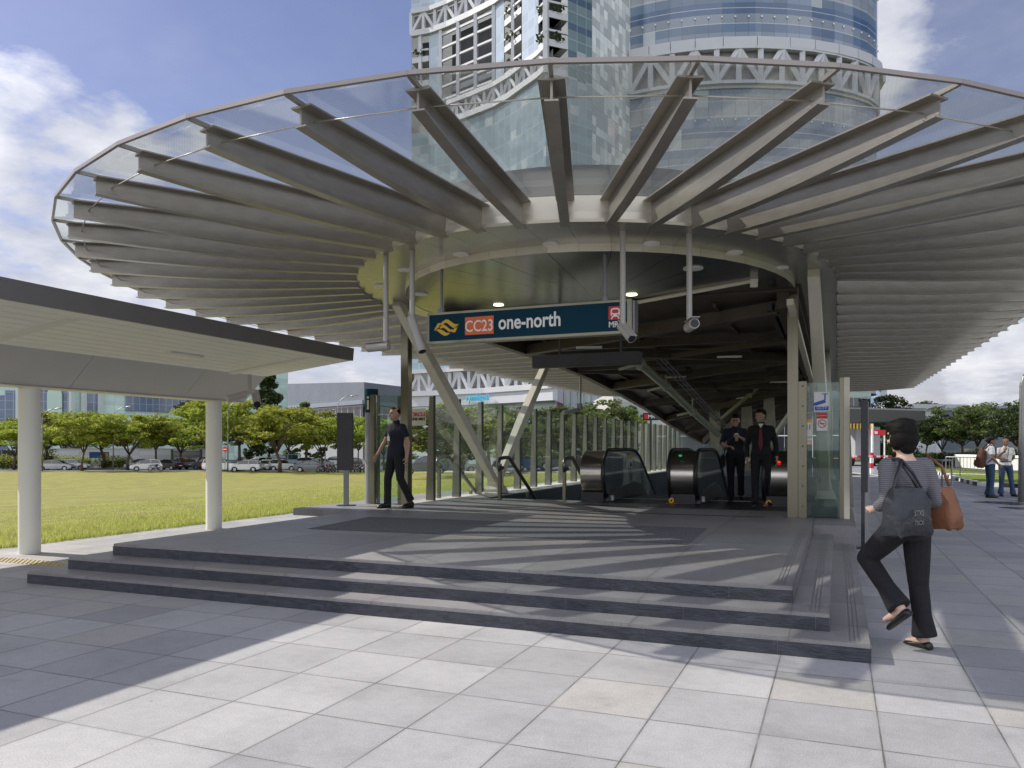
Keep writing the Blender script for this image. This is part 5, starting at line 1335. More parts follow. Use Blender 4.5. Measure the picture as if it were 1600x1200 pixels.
def tree(name, lab, x, D, h_, w_, variant, grp, leafm, kind='umbrella', ground=None, rot=None):
    key = (variant, leafm.name, kind)
    p = at(x, D); p.z = tz(p.x,p.y) if ground is None else ground
    if key not in protos:
        dens = {'umbrella': (9, 3.4, 5.6, 84, 95, .27), 'cone': (9, 2.2, 8.5, 60, 95, .30), 'round': (9, 3.0, 6.5, 60, 80, .30), 'near': (6, 2.3, 4.9, 110, 110, .17)}[kind]
        T, K = tree_mesh(variant*13+5, *dens, kind={'near':'umbrella'}.get(kind, kind))
        r_ = bpy.data.objects.new(name, None); C.objects.link(r_); r_['wl'] = (0,0,0)
        T.build('trunk', M_bark, r_, smooth=True); K.build('crown', leafm, r_, recalc=False); protos[key] = (r_, dens); o = r_
    else:
        src = protos[key][0]; o = src.copy(); C.objects.link(o)
        for ch in src.children: c2 = ch.copy(); C.objects.link(c2); c2.parent = o
        o.name = name
    d = protos[key][1]
    o.location = p; o.scale = (w_/(d[1]*2), w_/(d[1]*2), h_/d[0]); o.rotation_euler.z = rot if rot is not None else (x*7.3+D) % 6.28
    tag(o, lab, 'tree', grp); return o
def H_(y0, D, x): 
    p = at(x, D); return zpx(y0, D)-tz(p.x,p.y)
G1 = 'trees along the car park'
for i, (x, D, yt, wpx, lab) in enumerate((
    (22,108,655,70,'tree at the far left edge of the photo left of the nearer column'),
    (72,116,640,70,'tree partly hidden by the nearer white column'),
    (128,104,636,88,'broad tree right of the nearer white column with two thin trunks'),
    (162,118,648,70,'smaller tree behind the broad tree near the blue billboard'),
    (199,106,640,84,'spreading tree with forked trunk midway between the white columns'),
    (243,110,645,74,'tree with low yellow green branches left of the farther white column'),
    (282,122,650,66,'thin tree behind the parked red car'),
    (322,103,615,84,'tall tree right behind the farther white column'),
    (375,112,622,82,'bright tree beside the dark ivy covered tree'),
    (437,99,630,92,'wide tree with a forked trunk in front of the white parked cars'),
    (478,112,634,70,'tree behind the silver saloon car'),
    (505,106,645,56,'tree left of the dark directory board'),
    (560,104,648,48,'tree between the directory board and the information pillar'),
    (600,108,650,60,'tree seen through the left glass screen'))):
    tree('street_tree', lab, x, D, H_(yt, D, x), wpx/1234*D*(1.38+.3*sin(i*2.4)), i % 7, G1, M_leaf)
tree('ivy_tree', 'tall dark conical tree covered in ivy right of the farther white column', 421, 118, H_(588,118,421), 7.5, 1, None, M_leafd, 'cone')
tree('conifer_tree', 'dark bushy tree in front of the grey factory', 478, 150, H_(628,150,478), 9, 2, None, M_leafr, 'cone')
tree('background_tree', 'dark tree rising behind the walkway beam and farther column', 335, 130, H_(600,130,335), 11, 3, None, M_leafd, 'round')
for i, (x, D, yt, lab) in enumerate(((40,135,664,'far left'),(100,138,660,'second'),(230,140,664,'third'),(300,142,668,'fourth'),(395,140,655,'fifth'),(455,142,650,'sixth'),(535,140,662,'seventh'))):
    tree('background_tree', 'darker background tree of the second row, %s from the left' % lab, x, D, H_(yt,D,x), 9, i % 3+5, 'second row of trees', M_leafr)
G2 = 'leafy trees behind the glass fence'
for i, (x, D, yt, wpx, lab) in enumerate((
    (672,50,632,90,'leafy tree just right of the tall left post'),
    (722,58,622,100,'leafy tree seen between the legs of the v column'),
    (765,66,628,90,'tree behind the foot of the v column'),
    (812,72,655,70,'low tree above the blue parked car'),
    (858,56,628,100,'tree with a thin trunk right of the v column'),
    (905,64,635,84,'tree left of the beige building'),
    (945,58,618,80,'tree in front of the beige building corner'),
    (985,74,640,60,'last tree seen through the fins of the glass fence'))):
    tree('young_tree', lab, x, D, H_(yt, D, x), wpx/1234*D*1.5, i % 4+1, G2, M_leaf if i % 2 else M_leafr, 'near')
G3 = 'dark trees at right'
for i, (x, D, yt, wpx, lab) in enumerate((
    (1388,90,617,64,'round dark tree standing behind the bridge roof'),
    (1418,95,646,50,'small tree partly hidden by the head of the woman'),
    (1446,72,648,60,'dark tree just right of the head of the woman'),
    (1474,70,645,70,'dark tree behind the curved street lamp'),
    (1503,68,640,76,'dark tree left of the tallest right hand tree'),
    (1528,64,626,84,'tall spreading tree in front of the grey windowless building'),
    (1592,58,640,60,'dark tree at the right edge of the photo'),
    (1622,60,625,80,'large dark tree cut off by the right edge'))):
    tree('shade_tree', lab, x, D, zpx(yt, D), wpx/1234*D*1.15, i % 4+1, G3, M_leafd if i != 5 else M_leafr, 'umbrella' if i else 'round', ground=0)
for i, (x, D, yt, wpx) in enumerate(((1445,230,628,80),(1400,260,630,70),(1540,280,631,110),(1490,300,634,100),(1600,260,622,90),(1650,240,618,90))):
    tree('distant_tree', 'hazy distant tree on the skyline at right, %s of six' % ('first','second','third','fourth','fifth','sixth')[i], x, D, zpx(yt, D), wpx/1234*D, i % 3+1, 'distant skyline trees', M_leafr, 'round', ground=0)
# hedges
def hedge(lab, P, h_, w_, m_=M_hedge, cnt=700, sz=.22):
    t = thing('hedge', lab, 'hedge', tuple(P[0].lerp(P[-1],.5))); K = MB(); rs = np.random.RandomState(int(P[0].x*7) & 999)
    for p, q in zip(P, P[1:]):
        n_ = max(3, int((q-p).length/(w_*.6)))
        for k in range(n_+1):
            c_ = p.lerp(q, k/n_); g = tz(c_.x,c_.y); leafbunch(K, (c_.x,c_.y,g+h_*.45), w_*.62, int(cnt/n_)+10, sz, rs, h_/w_*.9)
    K.build('foliage', m_, t, recalc=False)
    b = MB(); 
    for p, q in zip(P, P[1:]): b.beam(Vector((p.x,p.y,tz(p.x,p.y)+h_*.3)), Vector((q.x,q.y,tz(q.x,q.y)+h_*.3)), w_*.5, h_*.5)
    b.build('twigs', M_leafd, t)
hedge('bright green hedge at the far left behind the lawn', [at(-30,112), at(28,113)], 2.2, 2.2, cnt=1600)
hedge('bright green hedge between the nearer column and the billboard', [at(60,124), at(140,124)], 1.9, 1.8, cnt=2200)
hedge('bright green hedge right of the blue billboard', [at(160,119), at(198,119)], 1.9, 1.8, cnt=1200)
hedge('small round bush left of the billboard', [at(71,116), at(80,116)], 3.4, 1.7, cnt=500)
hedge('low clipped hedge beyond the road at right', [at(1432,64), at(1500,60), at(1530,62)], 1.0, 1.8, M_leafd, 1500, .2)
hedge('second clipped hedge along the white planter wall', [at(1530,66), at(1640,60)], 1.2, 1.6, M_leafd, 1300, .2)
hedge('tall dark hedge behind the red and white pillar', [at(1368,60), at(1412,62)], 2.9, 2.2, M_leafd, 1500, .2)
# ================================================================ CARS
M_glassd = mat('car_window', (.02,.025,.03), .06, 0, 1.0)
M_tyre = mat('tyre', (.02,.02,.02), .8); M_rim = mat('wheel_rim', (.5,.5,.52), .3, .8)
M_hl = mat('headlight', (.8,.82,.85), .1, .2, 1.0); M_tl = mat('tail_light', (.45,.01,.01), .2)
def carmat(n, c): return mat('car_paint_'+n, c, .28, .1, .6, coat=.6)
PAINT = {'white': carmat('white', (.72,.73,.74)), 'silver': carmat('silver', (.38,.40,.42)), 'black': carmat('black', (.02,.02,.025)), 'red': carmat('red', (.35,.02,.02)), 'blue': carmat('blue', (.02,.12,.42)), 'grey': carmat('grey', (.12,.14,.17)), 'teal': carmat('light_blue', (.18,.42,.50)), 'maroon': carmat('maroon', (.12,.015,.02))}
PROF = {
 'hatch': ([(-1.95,.35),(-2.0,.62),(-1.93,.92),(-1.75,1.0),(.95,.98),(1.5,.86),(1.88,.72),(1.95,.5),(1.9,.3)], [(-1.82,.97),(-1.62,1.38),(-1.2,1.50),(.1,1.48),(.62,1.32),(1.12,.95)]),
 'saloon': ([(-2.2,.35),(-2.25,.65),(-2.18,.95),(-1.5,1.0),(.95,.97),(1.7,.86),(2.15,.7),(2.22,.5),(2.15,.3)], [(-1.75,.98),(-1.15,1.36),(-.7,1.44),(.2,1.42),(.65,1.28),(1.2,.95)]),
 'suv': ([(-2.1,.4),(-2.2,.7),(-2.12,1.08),(-1.95,1.12),(.9,1.1),(1.75,1.0),(2.1,.85),(2.2,.6),(2.1,.38)], [(-2.05,1.10),(-1.92,1.55),(-1.6,1.70),(.1,1.68),(.6,1.5),(1.05,1.08)]),
 'van': ([(-2.2,.4),(-2.25,.7),(-2.22,1.1),(-2.15,1.15),(1.2,1.12),(1.9,1.0),(2.15,.85),(2.25,.6),(2.2,.4)], [(-2.2,1.12),(-2.15,1.8),(-2.0,1.95),(1.0,1.93),(1.35,1.75),(1.85,1.08)])}
carproto = {}
def car_build(kind, paint):
    r_ = bpy.data.objects.new('parked_car', None); C.objects.link(r_); r_['wl'] = (0,0,0)
    lo, up = PROF[kind]; W_ = .86
    xm = max(p[0] for p in lo); xn = min(p[0] for p in lo)
    wheels = (xn+.82, xm-.82)
    # body: loft across the width with tucked sides; wheel arches cut from the profile
    prof = [p for p in lo]
    bot = []
    for wx in sorted(wheels, reverse=True):
        bot += [(wx+.38,.26)]+[(wx+.38*cos(a), .30+.38*sin(a)) for a in np.linspace(0, pi, 9)]+[(wx-.38,.26)]
    poly = prof+bot
    b = MB(); secs = [(-W_,.93,.02),(-W_*.95,1.0,0),(W_*.95,1.0,0),(W_,.93,.02)]; n_ = len(poly)
    import bmesh
    for (yy,k,dz) in secs: b.v += [(x*(k if abs(x) > xm*.8 else 1), yy, z+(dz if z < .5 else -dz)) for x, z in poly]
    for j in range(3): b.f += [(j*n_+i, j*n_+(i+1)%n_, (j+1)*n_+(i+1)%n_, (j+1)*n_+i) for i in range(n_)]
    b.f += [tuple(range(n_-1,-1,-1)), tuple(3*n_+i for i in range(n_))]
    b.build('body', PAINT[paint], r_, smooth='auto')
    g = MB(); n_ = len(up); W2 = W_*.94
    def sidez(z): return W2-(z-up[0][1])*.32
    g.v += [(x, -sidez(z), z) for x, z in up]+[(x, sidez(z), z) for x, z in up]
    g.f += [(i,i+1,n_+i+1,n_+i) for i in range(n_-1)]+[tuple(range(n_)), tuple(range(2*n_-1,n_-1,-1)), (0,n_,2*n_-1,n_-1)]
    g.build('windows', M_glassd, r_, smooth='auto')
    rf_ = MB(); zt = max(z for x, z in up); top = [p for p in up if p[1] > zt-.22]
    tt = [(x,z+.012) for x,z in top]; m_ = len(tt)
    rf_.v += [(x,-sidez(z)*.985,z) for x,z in tt]+[(x,sidez(z)*.985,z) for x,z in tt]
    rf_.f += [(i,i+1,m_+i+1,m_+i) for i in range(m_-1)]
    for s_ in (-1,1):
        for (p, q) in ((up[0],up[1]),(up[1],up[2]),(up[-1],up[-2])): rf_.beam((p[0],s_*(sidez(p[1])+.005),p[1]),(q[0],s_*(sidez(q[1])+.005),q[1]), .06, .05)
        xm_ = (up[2][0]+up[-3][0])/2-.05; rf_.beam((xm_,s_*(sidez(up[0][1])+.004),up[0][1]),(xm_+.05,s_*(sidez(zt)+.004),zt), .06, .04)
        rf_.beam((up[2][0],s_*sidez(zt),zt),(up[-3][0],s_*sidez(zt),zt-.02), .05, .05)
        rf_.obox((.75,s_*(W_+.06),1.0), (.12,.16,.1))
    rf_.build('roof', PAINT[paint], r_)
    for wx in wheels:
        for s_ in (-1,1):
            y0, y1 = s_*(W_-.19), s_*(W_+.005)
            wt = MB().tube([(wx,y0,.31),(wx,y1,.31)], .31, 18).build('wheel', M_tyre, r_, smooth='auto')
            MB().tube([(wx,y1-.01*s_,.31),(wx,y1+.008*s_,.31)], .19, 14).build('rim', M_rim, wt)
    for s_ in (-1,1):
        MB().obox((xm-.10,s_*.62,.66), (.18,.36,.13), 0).build('headlight', M_hl, r_, bevel=.02)
        MB().obox((xn+.07,s_*.66,.82), (.14,.3,.2), 0).build('tail_light', M_tl, r_, bevel=.02)
    MB().obox((xn-.02,0,.6), (.03,.5,.13)).build('number_plate', M_white, r_); MB().obox((xm-.01,0,.42), (.06,1.1,.14)).build('grille', M_blk, r_)
    return r_
def car(kind, paint, x, D, ang, lab, yb=None):
    p = at(x, D); p.z = tz(p.x,p.y)+(.0)
    key = (kind, paint)
    if key not in carproto: o = carproto[key] = car_build(kind, paint)
    else: o = copy_tree(carproto[key])
    o.location = p-Vector((0,0,.02)); o.rotation_euler = (0,0,YAW+rad(ang)); tag(o, lab, 'car', 'cars parked beyond the lawn')
CARS = [
 ('saloon','silver',88,106,6,'silver car farthest left beside the nearer white column'),
 ('saloon','white',112,110,10,'low white car right of the leftmost silver car'),
 ('hatch','silver',218,112,200,'silver hatchback half hidden behind the white hatchback'),
 ('hatch','white',228,105,205,'white hatchback behind the red scooter'),
 ('saloon','black',262,110,160,'black saloon right of the white hatchback'),
 ('hatch','silver',275,122,190,'silver car behind the black saloon'),
 ('saloon','red',289,113,210,'red car between the black saloon and the grey suv'),
 ('suv','grey',309,114,250,'dark grey suv left of the farther white column'),
 ('suv','white',345,103,4,'white bonnet just right of the farther white column'),
 ('hatch','white',383,102,186,'white compact hatchback right of the farther white column'),
 ('suv','grey',380,118,182,'dark car behind the white compact hatchback'),
 ('suv','white',404,112,240,'white suv behind the white compact hatchback'),
 ('hatch','white',418,106,265,'white hatchback seen from behind by the forked tree'),
 ('hatch','white',443,106,8,'white car facing right by the forked tree'),
 ('van','teal',446,128,184,'light blue van in the middle of the car park'),
 ('hatch','silver',474,126,175,'silver hatchback right of the light blue van'),
 ('saloon','silver',497,118,200,'pale silver saloon behind the front saloon'),
 ('saloon','grey',488,101,6,'grey saloon nearest the lawn left of the directory board'),
 ('suv','white',520,124,190,'white suv farther back left of the directory board'),
 ('saloon','silver',408,128,180,'silver saloon in the back row of the car park'),
 ('suv','maroon',428,136,180,'maroon suv in the back row of the car park'),
 ('saloon','white',452,140,0,'white saloon in the farthest row'),
 ('hatch','black',545,122,200,'black hatchback behind the motorcycles'),
 ('suv','grey',664,74,190,'dark grey suv seen through the left fence glass'),
 ('saloon','silver',712,76,10,'silver saloon seen through the fence beside the v column'),
 ('suv','maroon',805,75,185,'maroon suv left of the blue car'),
 ('hatch','blue',831,67,190,'bright blue hatchback seen through the glass fence'),
 ('saloon','grey',880,66,170,'dark saloon right of the bright blue hatchback'),
]
for c_ in CARS: car(*c_)
# motorcycles
def motorcycle():
    r_ = bpy.data.objects.new('motorcycle', None); C.objects.link(r_); r_['wl'] = (0,0,0)
    for x in (-.65,.68):
        w_ = MB(); n = 20
        for k in range(n):
            a0, a1 = 2*pi*k/n, 2*pi*(k+1)/n; w_.beam((x+.27*cos(a0),0,.3+.27*sin(a0)),(x+.27*cos(a1),0,.3+.27*sin(a1)), .09, .07, up=(0,1,0))
        wl = w_.build('wheel', M_tyre, r_)
        s_ = MB()
        for k in range(4): s_.beam((x-.25*cos(pi*k/4),0,.3-.25*sin(pi*k/4)),(x+.25*cos(pi*k/4),0,.3+.25*sin(pi*k/4)), .02,.02, up=(0,1,0))
        s_.build('rim', M_rim, wl)
    f = MB().tube([(-.65,.06,.3),(-.1,.06,.35),(.35,.03,.8)], .03, 6); f.tube([(.68,.06,.3),(.42,.04,.95)], .03, 6); f.tube([(.68,-.06,.3),(.42,-.04,.95)], .03, 6); f.tube([(-.65,-.06,.3),(-.5,-.06,.7)], .025, 6); f.build('frame', M_mid, r_)
    MB().ell((.0,0,.45), (.26,.16,.17), 10, 8).build('engine', M_mid, r_, smooth=True); MB().ell((.15,0,.80), (.26,.13,.13), 12, 8).build('tank', M_blk, r_, smooth=True)
    MB().ell((-.35,0,.80), (.36,.12,.07), 12, 8).build('seat', M_blk, r_, smooth=True); MB().tube([(.38,-.33,1.02),(.44,-.1,.98),(.44,.1,.98),(.38,.33,1.02)], .018, 6).build('handlebar', M_galv, r_)
    MB().ell((.52,0,.86), (.1,.1,.1), 10, 8).build('headlight', M_hl, r_, smooth=True); MB().ell((-.72,0,.72), (.12,.09,.06), 8, 6).build('tail_light', M_tl, r_, smooth=True)
    return r_
mp = motorcycle(); first = True
for k, (x, D) in enumerate(((503,98),(509,99.5),(515,98.5),(521,99),(548,99),(554,98.5),(560,99.5),(566,98.8),(243,103))):
    o = mp if first else copy_tree(mp); first = False
    p = at(x, D); p.z = tz(p.x,p.y); o.location = p; o.rotation_euler = (0,0,YAW+rad(60+k*9 if k < 8 else 10))
    nth = ('first','second','third','fourth','fifth','sixth','seventh','eighth')
    tag(o, 'motorcycle parked in front of the white hatchback' if k == 8 else 'dark motorcycle, %s from the left in the row by the directory board' % nth[k], 'motorcycle', 'motorcycles parked by the lawn')
# ================================================================ PEOPLE
M_skin = mat('skin_tan', (.42,.25,.17), .5, 0, .4, var=.08, vscale=20); M_skinl = mat('skin_light', (.60,.40,.31), .5, 0, .4, var=.06, vscale=20); M_skind = mat('skin_brown', (.24,.13,.08), .5, 0, .4)
M_hair = mat('black_hair', (.009,.008,.007), .62, bump=.3, bscale=40, stretch=(3,3,.6), spec=.12); M_hairg = mat('greying_hair', (.10,.095,.09), .6, bump=.5, bscale=60)
M_navy = mat('navy_cloth', (.012,.015,.028), .9, bump=.9, bscale=7, var=.25, vscale=8); M_blkc = mat('black_cloth', (.010,.010,.013), .9, bump=.9, bscale=7, var=.25, vscale=8)
M_jean = mat('blue_denim', (.03,.06,.12), .85, bump=.4, bscale=14, var=.4, vscale=6); M_shirt = mat('white_shirt', (.66,.67,.70), .8, bump=.9, bscale=10, var=.05); M_shirt2 = mat('cream_shirt', (.70,.68,.62), .8, bump=.9, bscale=10, var=.05)
M_shoe = mat('black_shoe', (.012,.012,.012), .35); M_belt = mat('dark_belt', (.02,.018,.016), .4)
M_tan = mat('tan_leather', (.20,.08,.035), .55, bump=.8, bscale=6, var=.2, vscale=6); M_bag = mat('black_leather', (.022,.024,.030), .33, bump=.9, bscale=9, var=.3, vscale=6); M_brbag = mat('brown_fabric', (.10,.035,.02), .8, bump=.4, bscale=14, var=.3)
def stripes():
    m = bpy.data.materials.new('striped_jersey'); m.use_nodes = True; t = m.node_tree; b = t.nodes['Principled BSDF']
    tcn = t.nodes.new('ShaderNodeTexCoord'); sp = t.nodes.new('ShaderNodeSeparateXYZ'); t.links.new(tcn.outputs['Object'], sp.inputs[0])
    zz_ = mth(t, 'MULTIPLY_ADD', noise(t, tcn.outputs['Object'], 6, 3), .02, sp.outputs[2]); f = mth(t, 'LESS_THAN', mth(t, 'FRACT', mth(t, 'DIVIDE', zz_, .0135)), .48)
    bn = t.nodes.new('ShaderNodeBump'); bn.inputs['Strength'].default_value = .8; bn.inputs['Distance'].default_value = .02; t.links.new(noise(t, tcn.outputs['Object'], 8, 4), bn.inputs['Height']); t.links.new(bn.outputs[0], b.inputs['Normal'])
    t.links.new(mix(t, f, (.095,.095,.105), (.175,.175,.19)), b.inputs['Base Color']); b.inputs['Roughness'].default_value = .9; return m
M_strp = stripes()
def V(*a): return Vector(a)
def eloft(b, rings, n=18):
    "rings: (center, rx, ry[, rot matrix]) closed loft"
    vs = []; fs = []
    for r in rings:
        c, rx, ry = Vector(r[0]), r[1], r[2]; M_ = r[3] if len(r) > 3 else Matrix.Identity(3)
        vs += [c+M_@Vector((rx*cos(2*pi*k/n), ry*sin(2*pi*k/n), 0)) for k in range(n)]
    for i in range(len(rings)-1):
        for k in range(n): k2 = (k+1)%n; fs.append((i*n+k, i*n+k2, (i+1)*n+k2, (i+1)*n+k))
    fs.append(tuple(range(n-1,-1,-1))); fs.append(tuple((len(rings)-1)*n+k for k in range(n))); b.add(vs, fs)
def limb(b, pts, rs, n=14):
    "tapered capsule chain"
    pts = [Vector(p) for p in pts]
    for i in range(len(pts)-1):
        p, q = pts[i], pts[i+1]; r0, r1 = rs[i], rs[i+1]; d = (q-p); L_ = d.length
        if L_ < 1e-5: continue
        d.normalize(); M_ = d.to_track_quat('Z','Y').to_matrix(); R_ = []
        for a in (-80,-50,-20): R_.append((p+d*(r0*sin(rad(a))), r0*cos(rad(a)), r0*cos(rad(a)), M_))
        for f in (.0,.33,.66,1): rr = r0+(r1-r0)*f; R_.append((p+d*(L_*f), rr, rr, M_))
        for a in (20,50,80): R_.append((q+d*(r1*sin(rad(a))), r1*cos(rad(a)), r1*cos(rad(a)), M_))
        eloft(b, R_, n)
def fused(b, name, m, parent, voxel=.008, smooth=3, fac=.5, disp=0):
    o = b.build(name, m, parent, recalc=False)
    md = o.modifiers.new('r', 'REMESH'); md.mode = 'VOXEL'; md.voxel_size = voxel; md.use_smooth_shade = True
    sm = o.modifiers.new('s', 'SMOOTH'); sm.factor = fac; sm.iterations = smooth
    bpy.context.view_layer.update()
    dg = bpy.context.evaluated_depsgraph_get(); me = bpy.data.meshes.new_from_object(o.evaluated_get(dg))
    o.modifiers.clear(); old = o.data; o.data = me; bpy.data.meshes.remove(old); me.name = name
    me.materials.clear(); me.materials.append(m)
    me.polygons.foreach_set('use_smooth', [True]*len(me.polygons)); return o
def hand(b, wrist, d, nrm, curl=.5, side=1, s=1.0):
    "palm and five fingers: d = direction of the hand, nrm = palm normal, side = thumb side sign"
    d = Vector(d).normalized(); nrm = Vector(nrm); nrm = (nrm-d*nrm.dot(d)).normalized(); x = d.cross(nrm)*side
    w_ = Vector(wrist)
    M_ = Matrix((x, nrm, d)).transposed()
    eloft(b, [(w_-d*.01*s,.022*s,.017*s,M_),(w_+d*.02*s,.029*s,.016*s,M_),(w_+d*.055*s,.038*s,.015*s,M_),(w_+d*.085*s,.039*s,.013*s,M_),(w_+d*.098*s,.034*s,.010*s,M_)], 12)
    for k, (off, ln) in enumerate(((.029,.070),(.010,.080),(-.010,.075),(-.028,.058))):
        p = w_+d*.088*s+x*off*s; a = curl*(.7+.12*k); pts = [p]; 
        for q, f in enumerate((.45,.32,.23)):
            ang = a*(q+1)*.75; dirv = (d*cos(ang)+nrm*sin(ang)).normalized(); pts.append(pts[-1]+dirv*ln*f*s)
        limb(b, pts, [.0092*s,.0086*s,.0080*s,.0070*s], 8)
    p = w_+d*.03*s+x*.026*s; t1 = p+(x*.75+d*.55+nrm*.25).normalized()*.038*s; t2 = t1+(x*.25+d*.8+nrm*.45).normalized()*.030*s
    limb(b, [p,t1,t2], [.0125*s,.0105*s,.0085*s], 8)
def head(b, c, M_, s=1.0, female=False):
    "c = centre of the head; local frame: -Y forward, Z up"
    def P(x,y,z): return Vector(c)+M_@Vector((x*s,y*s,z*s))
    R_ = [( .118,.02,.02,.012),(.105,.055,.062,.012),(.075,.073,.086,.012),(.035,.078,.097,.010),(0,.077,.098,.008),(-.03,.073,.093,.002),(-.06,.064,.080,-.008),(-.085,.052,.064,-.018),(-.105,.036,.044,-.030),(-.117,.018,.022,-.038)]
    eloft(b, [(P(0,y,z), rx*s, ry*s, M_) for z,rx,ry,y in R_], 20)
    def E(x,y,z,rx,ry,rz): b.ell(P(x,y,z), (rx*s,ry*s,rz*s), 10, 8, M_)
    limb(b, [P(0,-.088,.012), P(0,-.108,-.030)], [.009*s,.014*s], 8); E(.012,-.100,-.034,.009,.010,.008); E(-.012,-.100,-.034,.009,.010,.008)
    limb(b, [P(-.020,-.088,-.062), P(0,-.094,-.060), P(.020,-.088,-.062)], [.006*s,.008*s,.006*s], 8); limb(b, [P(-.017,-.086,-.072), P(0,-.092,-.073), P(.017,-.086,-.072)], [.006*s,.008*s,.006*s], 8)
    E(0,-.080,-.098,.020,.016,.015)
    limb(b, [P(-.05,-.078,.026), P(-.02,-.090,.026)], [.010*s,.010*s], 8); limb(b, [P(.05,-.078,.026), P(.02,-.090,.026)], [.010*s,.010*s], 8)
    for sx in (-1,1): E(sx*.045,-.066,-.03,.018,.02,.016); E(sx*.080,.008,-.008,.010,.018,.030)
def person(name, lab, loc, heading, J, spec):
    """J: joints in local metres (facing -Y, x to the left of the person). heading: world angle that local -Y is turned to"""
    t = thing(name, lab, 'person', (0,0,0)); s = spec.get('scale', 1.0); vox = spec.get('voxel', .008)
    # ---- body
    b = MB(); pel, chest, nk = V(*J['pelvis']), V(*J['chest']), V(*J['neck']); hd = V(*J['head'])
    ax = Matrix.Rotation(J.get('twist', 0), 3, 'Z'); ax0 = Matrix.Rotation(J.get('ptwist', 0), 3, 'Z'); fem = spec.get('female')
    def torso(b, k, top=True, hem=None):
        up = (chest-pel); m1 = pel+up*.33; m2 = pel+up*.66
        wa, hp = (.118,.158) if fem else (.138,.155)
        R_ = [(pel-V(0,0,.10),.12*k,.10*k,ax0),(pel-V(0,0,.03),hp*k,.115*k,ax0),(pel+up*.15,hp*.95*k,.112*k,ax0),(m1,wa*1.04*k,.098*k,ax0),(m2,(wa+.012)*k,.100*k,ax),(chest-up*.08,(.152 if fem else .168)*k,.112*k,ax),(chest+up*.08,(.150 if fem else .172)*k,.105*k,ax),(nk.lerp(chest,.38),(.128 if fem else .15)*k,.080*k,ax)]
        R_ += [(nk.lerp(chest,.15),.092*k,.066*k,ax)]
        if top: R_ += [(nk+V(0,0,.01),.056*k,.054*k,ax)]
        eloft(b, R_, 24)
        for sd in ('l','r'): limb(b, [nk.lerp(chest,.35), V(*J['sh_'+sd])], [.055*k,.056*k])
    torso(b, 1.0); limb(b, [nk-V(0,0,.03), hd-V(0,0,.05)+V(0,.02,0)], [.056,.052]); HM = Matrix.Rotation(J.get('hyaw',0),3,'Z')@Matrix.Rotation(J.get('hpitch',0),3,'X')
    head(b, hd, HM, spec.get('hs', 1.0), fem)
    thin = .88 if fem else 1.0
    for sd in ('l','r'):
        sh, el, wr = V(*J['sh_'+sd]), V(*J['el_'+sd]), V(*J['wr_'+sd]); hp_, kn, an = V(*J['hip_'+sd]), V(*J['kn_'+sd]), V(*J['an_'+sd])
        limb(b, [sh, sh.lerp(el,.4), el], [.052*thin,.047*thin,.038*thin]); limb(b, [el, el.lerp(wr,.3), wr], [.038*thin,.040*thin,.025*thin])
        hd_ = J.get('hand_'+sd, (wr-el)); hn = J.get('palm_'+sd, (1 if sd == 'r' else -1, 0, 0))
        hand(b, wr, hd_, hn, J.get('curl_'+sd, .5), J.get('thumb_'+sd, 1 if sd == 'r' else -1), .92 if fem else 1.0)
        limb(b, [hp_, hp_.lerp(kn,.5), kn], [.088,.074,.055]); limb(b, [kn, kn.lerp(an,.3), an], [.053,.055,.036])
        toe = V(*J['toe_'+sd]); 
        fr_ = 1. if fem else .6; limb(b, [an-V(0,0,.02), an.lerp(toe,.45)-V(0,0,.012), toe], [.034*fr_,.032*fr_,.020*fr_])
    body = fused(b, 'body', spec['skin'], t, vox*.75, 2)
    # eyes
    for sx in (-1,1):
        MB().ell(hd+HM@V(sx*.031,-.081,.006), (.012,.008,.006), 8, 6, HM).build('eye', M_blk, t, smooth=True)
        MB().beam(hd+HM@V(sx*.048,-.084,.026), hd+HM@V(sx*.016,-.095,.028), .006, .007).build('eyebrow', spec['hair'], t)
    # ---- trousers
    b = MB(); k = 1.07
    up = chest-pel; hpw = .160 if fem else .158
    eloft(b, [(pel-V(0,0,.12),.125,.11,ax0),(pel-V(0,0,.04),hpw*1.06,.128,ax0),(pel+up*.08,hpw*1.04,.125,ax0),(pel+up*.24,.148 if not fem else .138,.115,ax0)], 22)
    hem = spec.get('hem', .066)
    for sd in ('l','r'):
        hp_, kn, an = V(*J['hip_'+sd]), V(*J['kn_'+sd]), V(*J['an_'+sd]); e_ = kn.lerp(an, spec.get('legend', .985))
        limb(b, [hp_, hp_.lerp(kn,.5), kn], [.100,.088,.070]); M_ = (e_-kn).normalized().to_track_quat('Z','Y').to_matrix()
        eloft(b, [(kn-(e_-kn)*.05,.068,.068,M_),(kn.lerp(e_,.3),.066,.068,M_),(kn.lerp(e_,.6),.062,.064,M_),(e_,hem,hem*1.05,M_),(e_+(e_-kn).normalized()*.012,hem*.98,hem*1.0,M_)], 16)
    fused(b, 'trousers', spec['trousers'], t, vox, 2)
    # ---- shirt
    b = MB(); torso(b, 1.12, top=False)
    if spec.get('collar', True): limb(b, [nk-V(0,0,.03), nk+V(0,-.004,.016)], [.078,.064])
    if spec.get('untucked', 0):
        eloft(b, [(pel+V(0,0,-spec['untucked']),.182,.142,ax0),(pel+V(0,0,.02),.176,.138,ax0),(pel+up*.3,.160,.125,ax0)], 22)
    elif spec.get('tuck', True):
        eloft(b, [(pel+up*.14,.140,.115,ax0),(pel+up*.3,.158,.122,ax0),(pel+up*.5,.155,.118,ax)], 22)
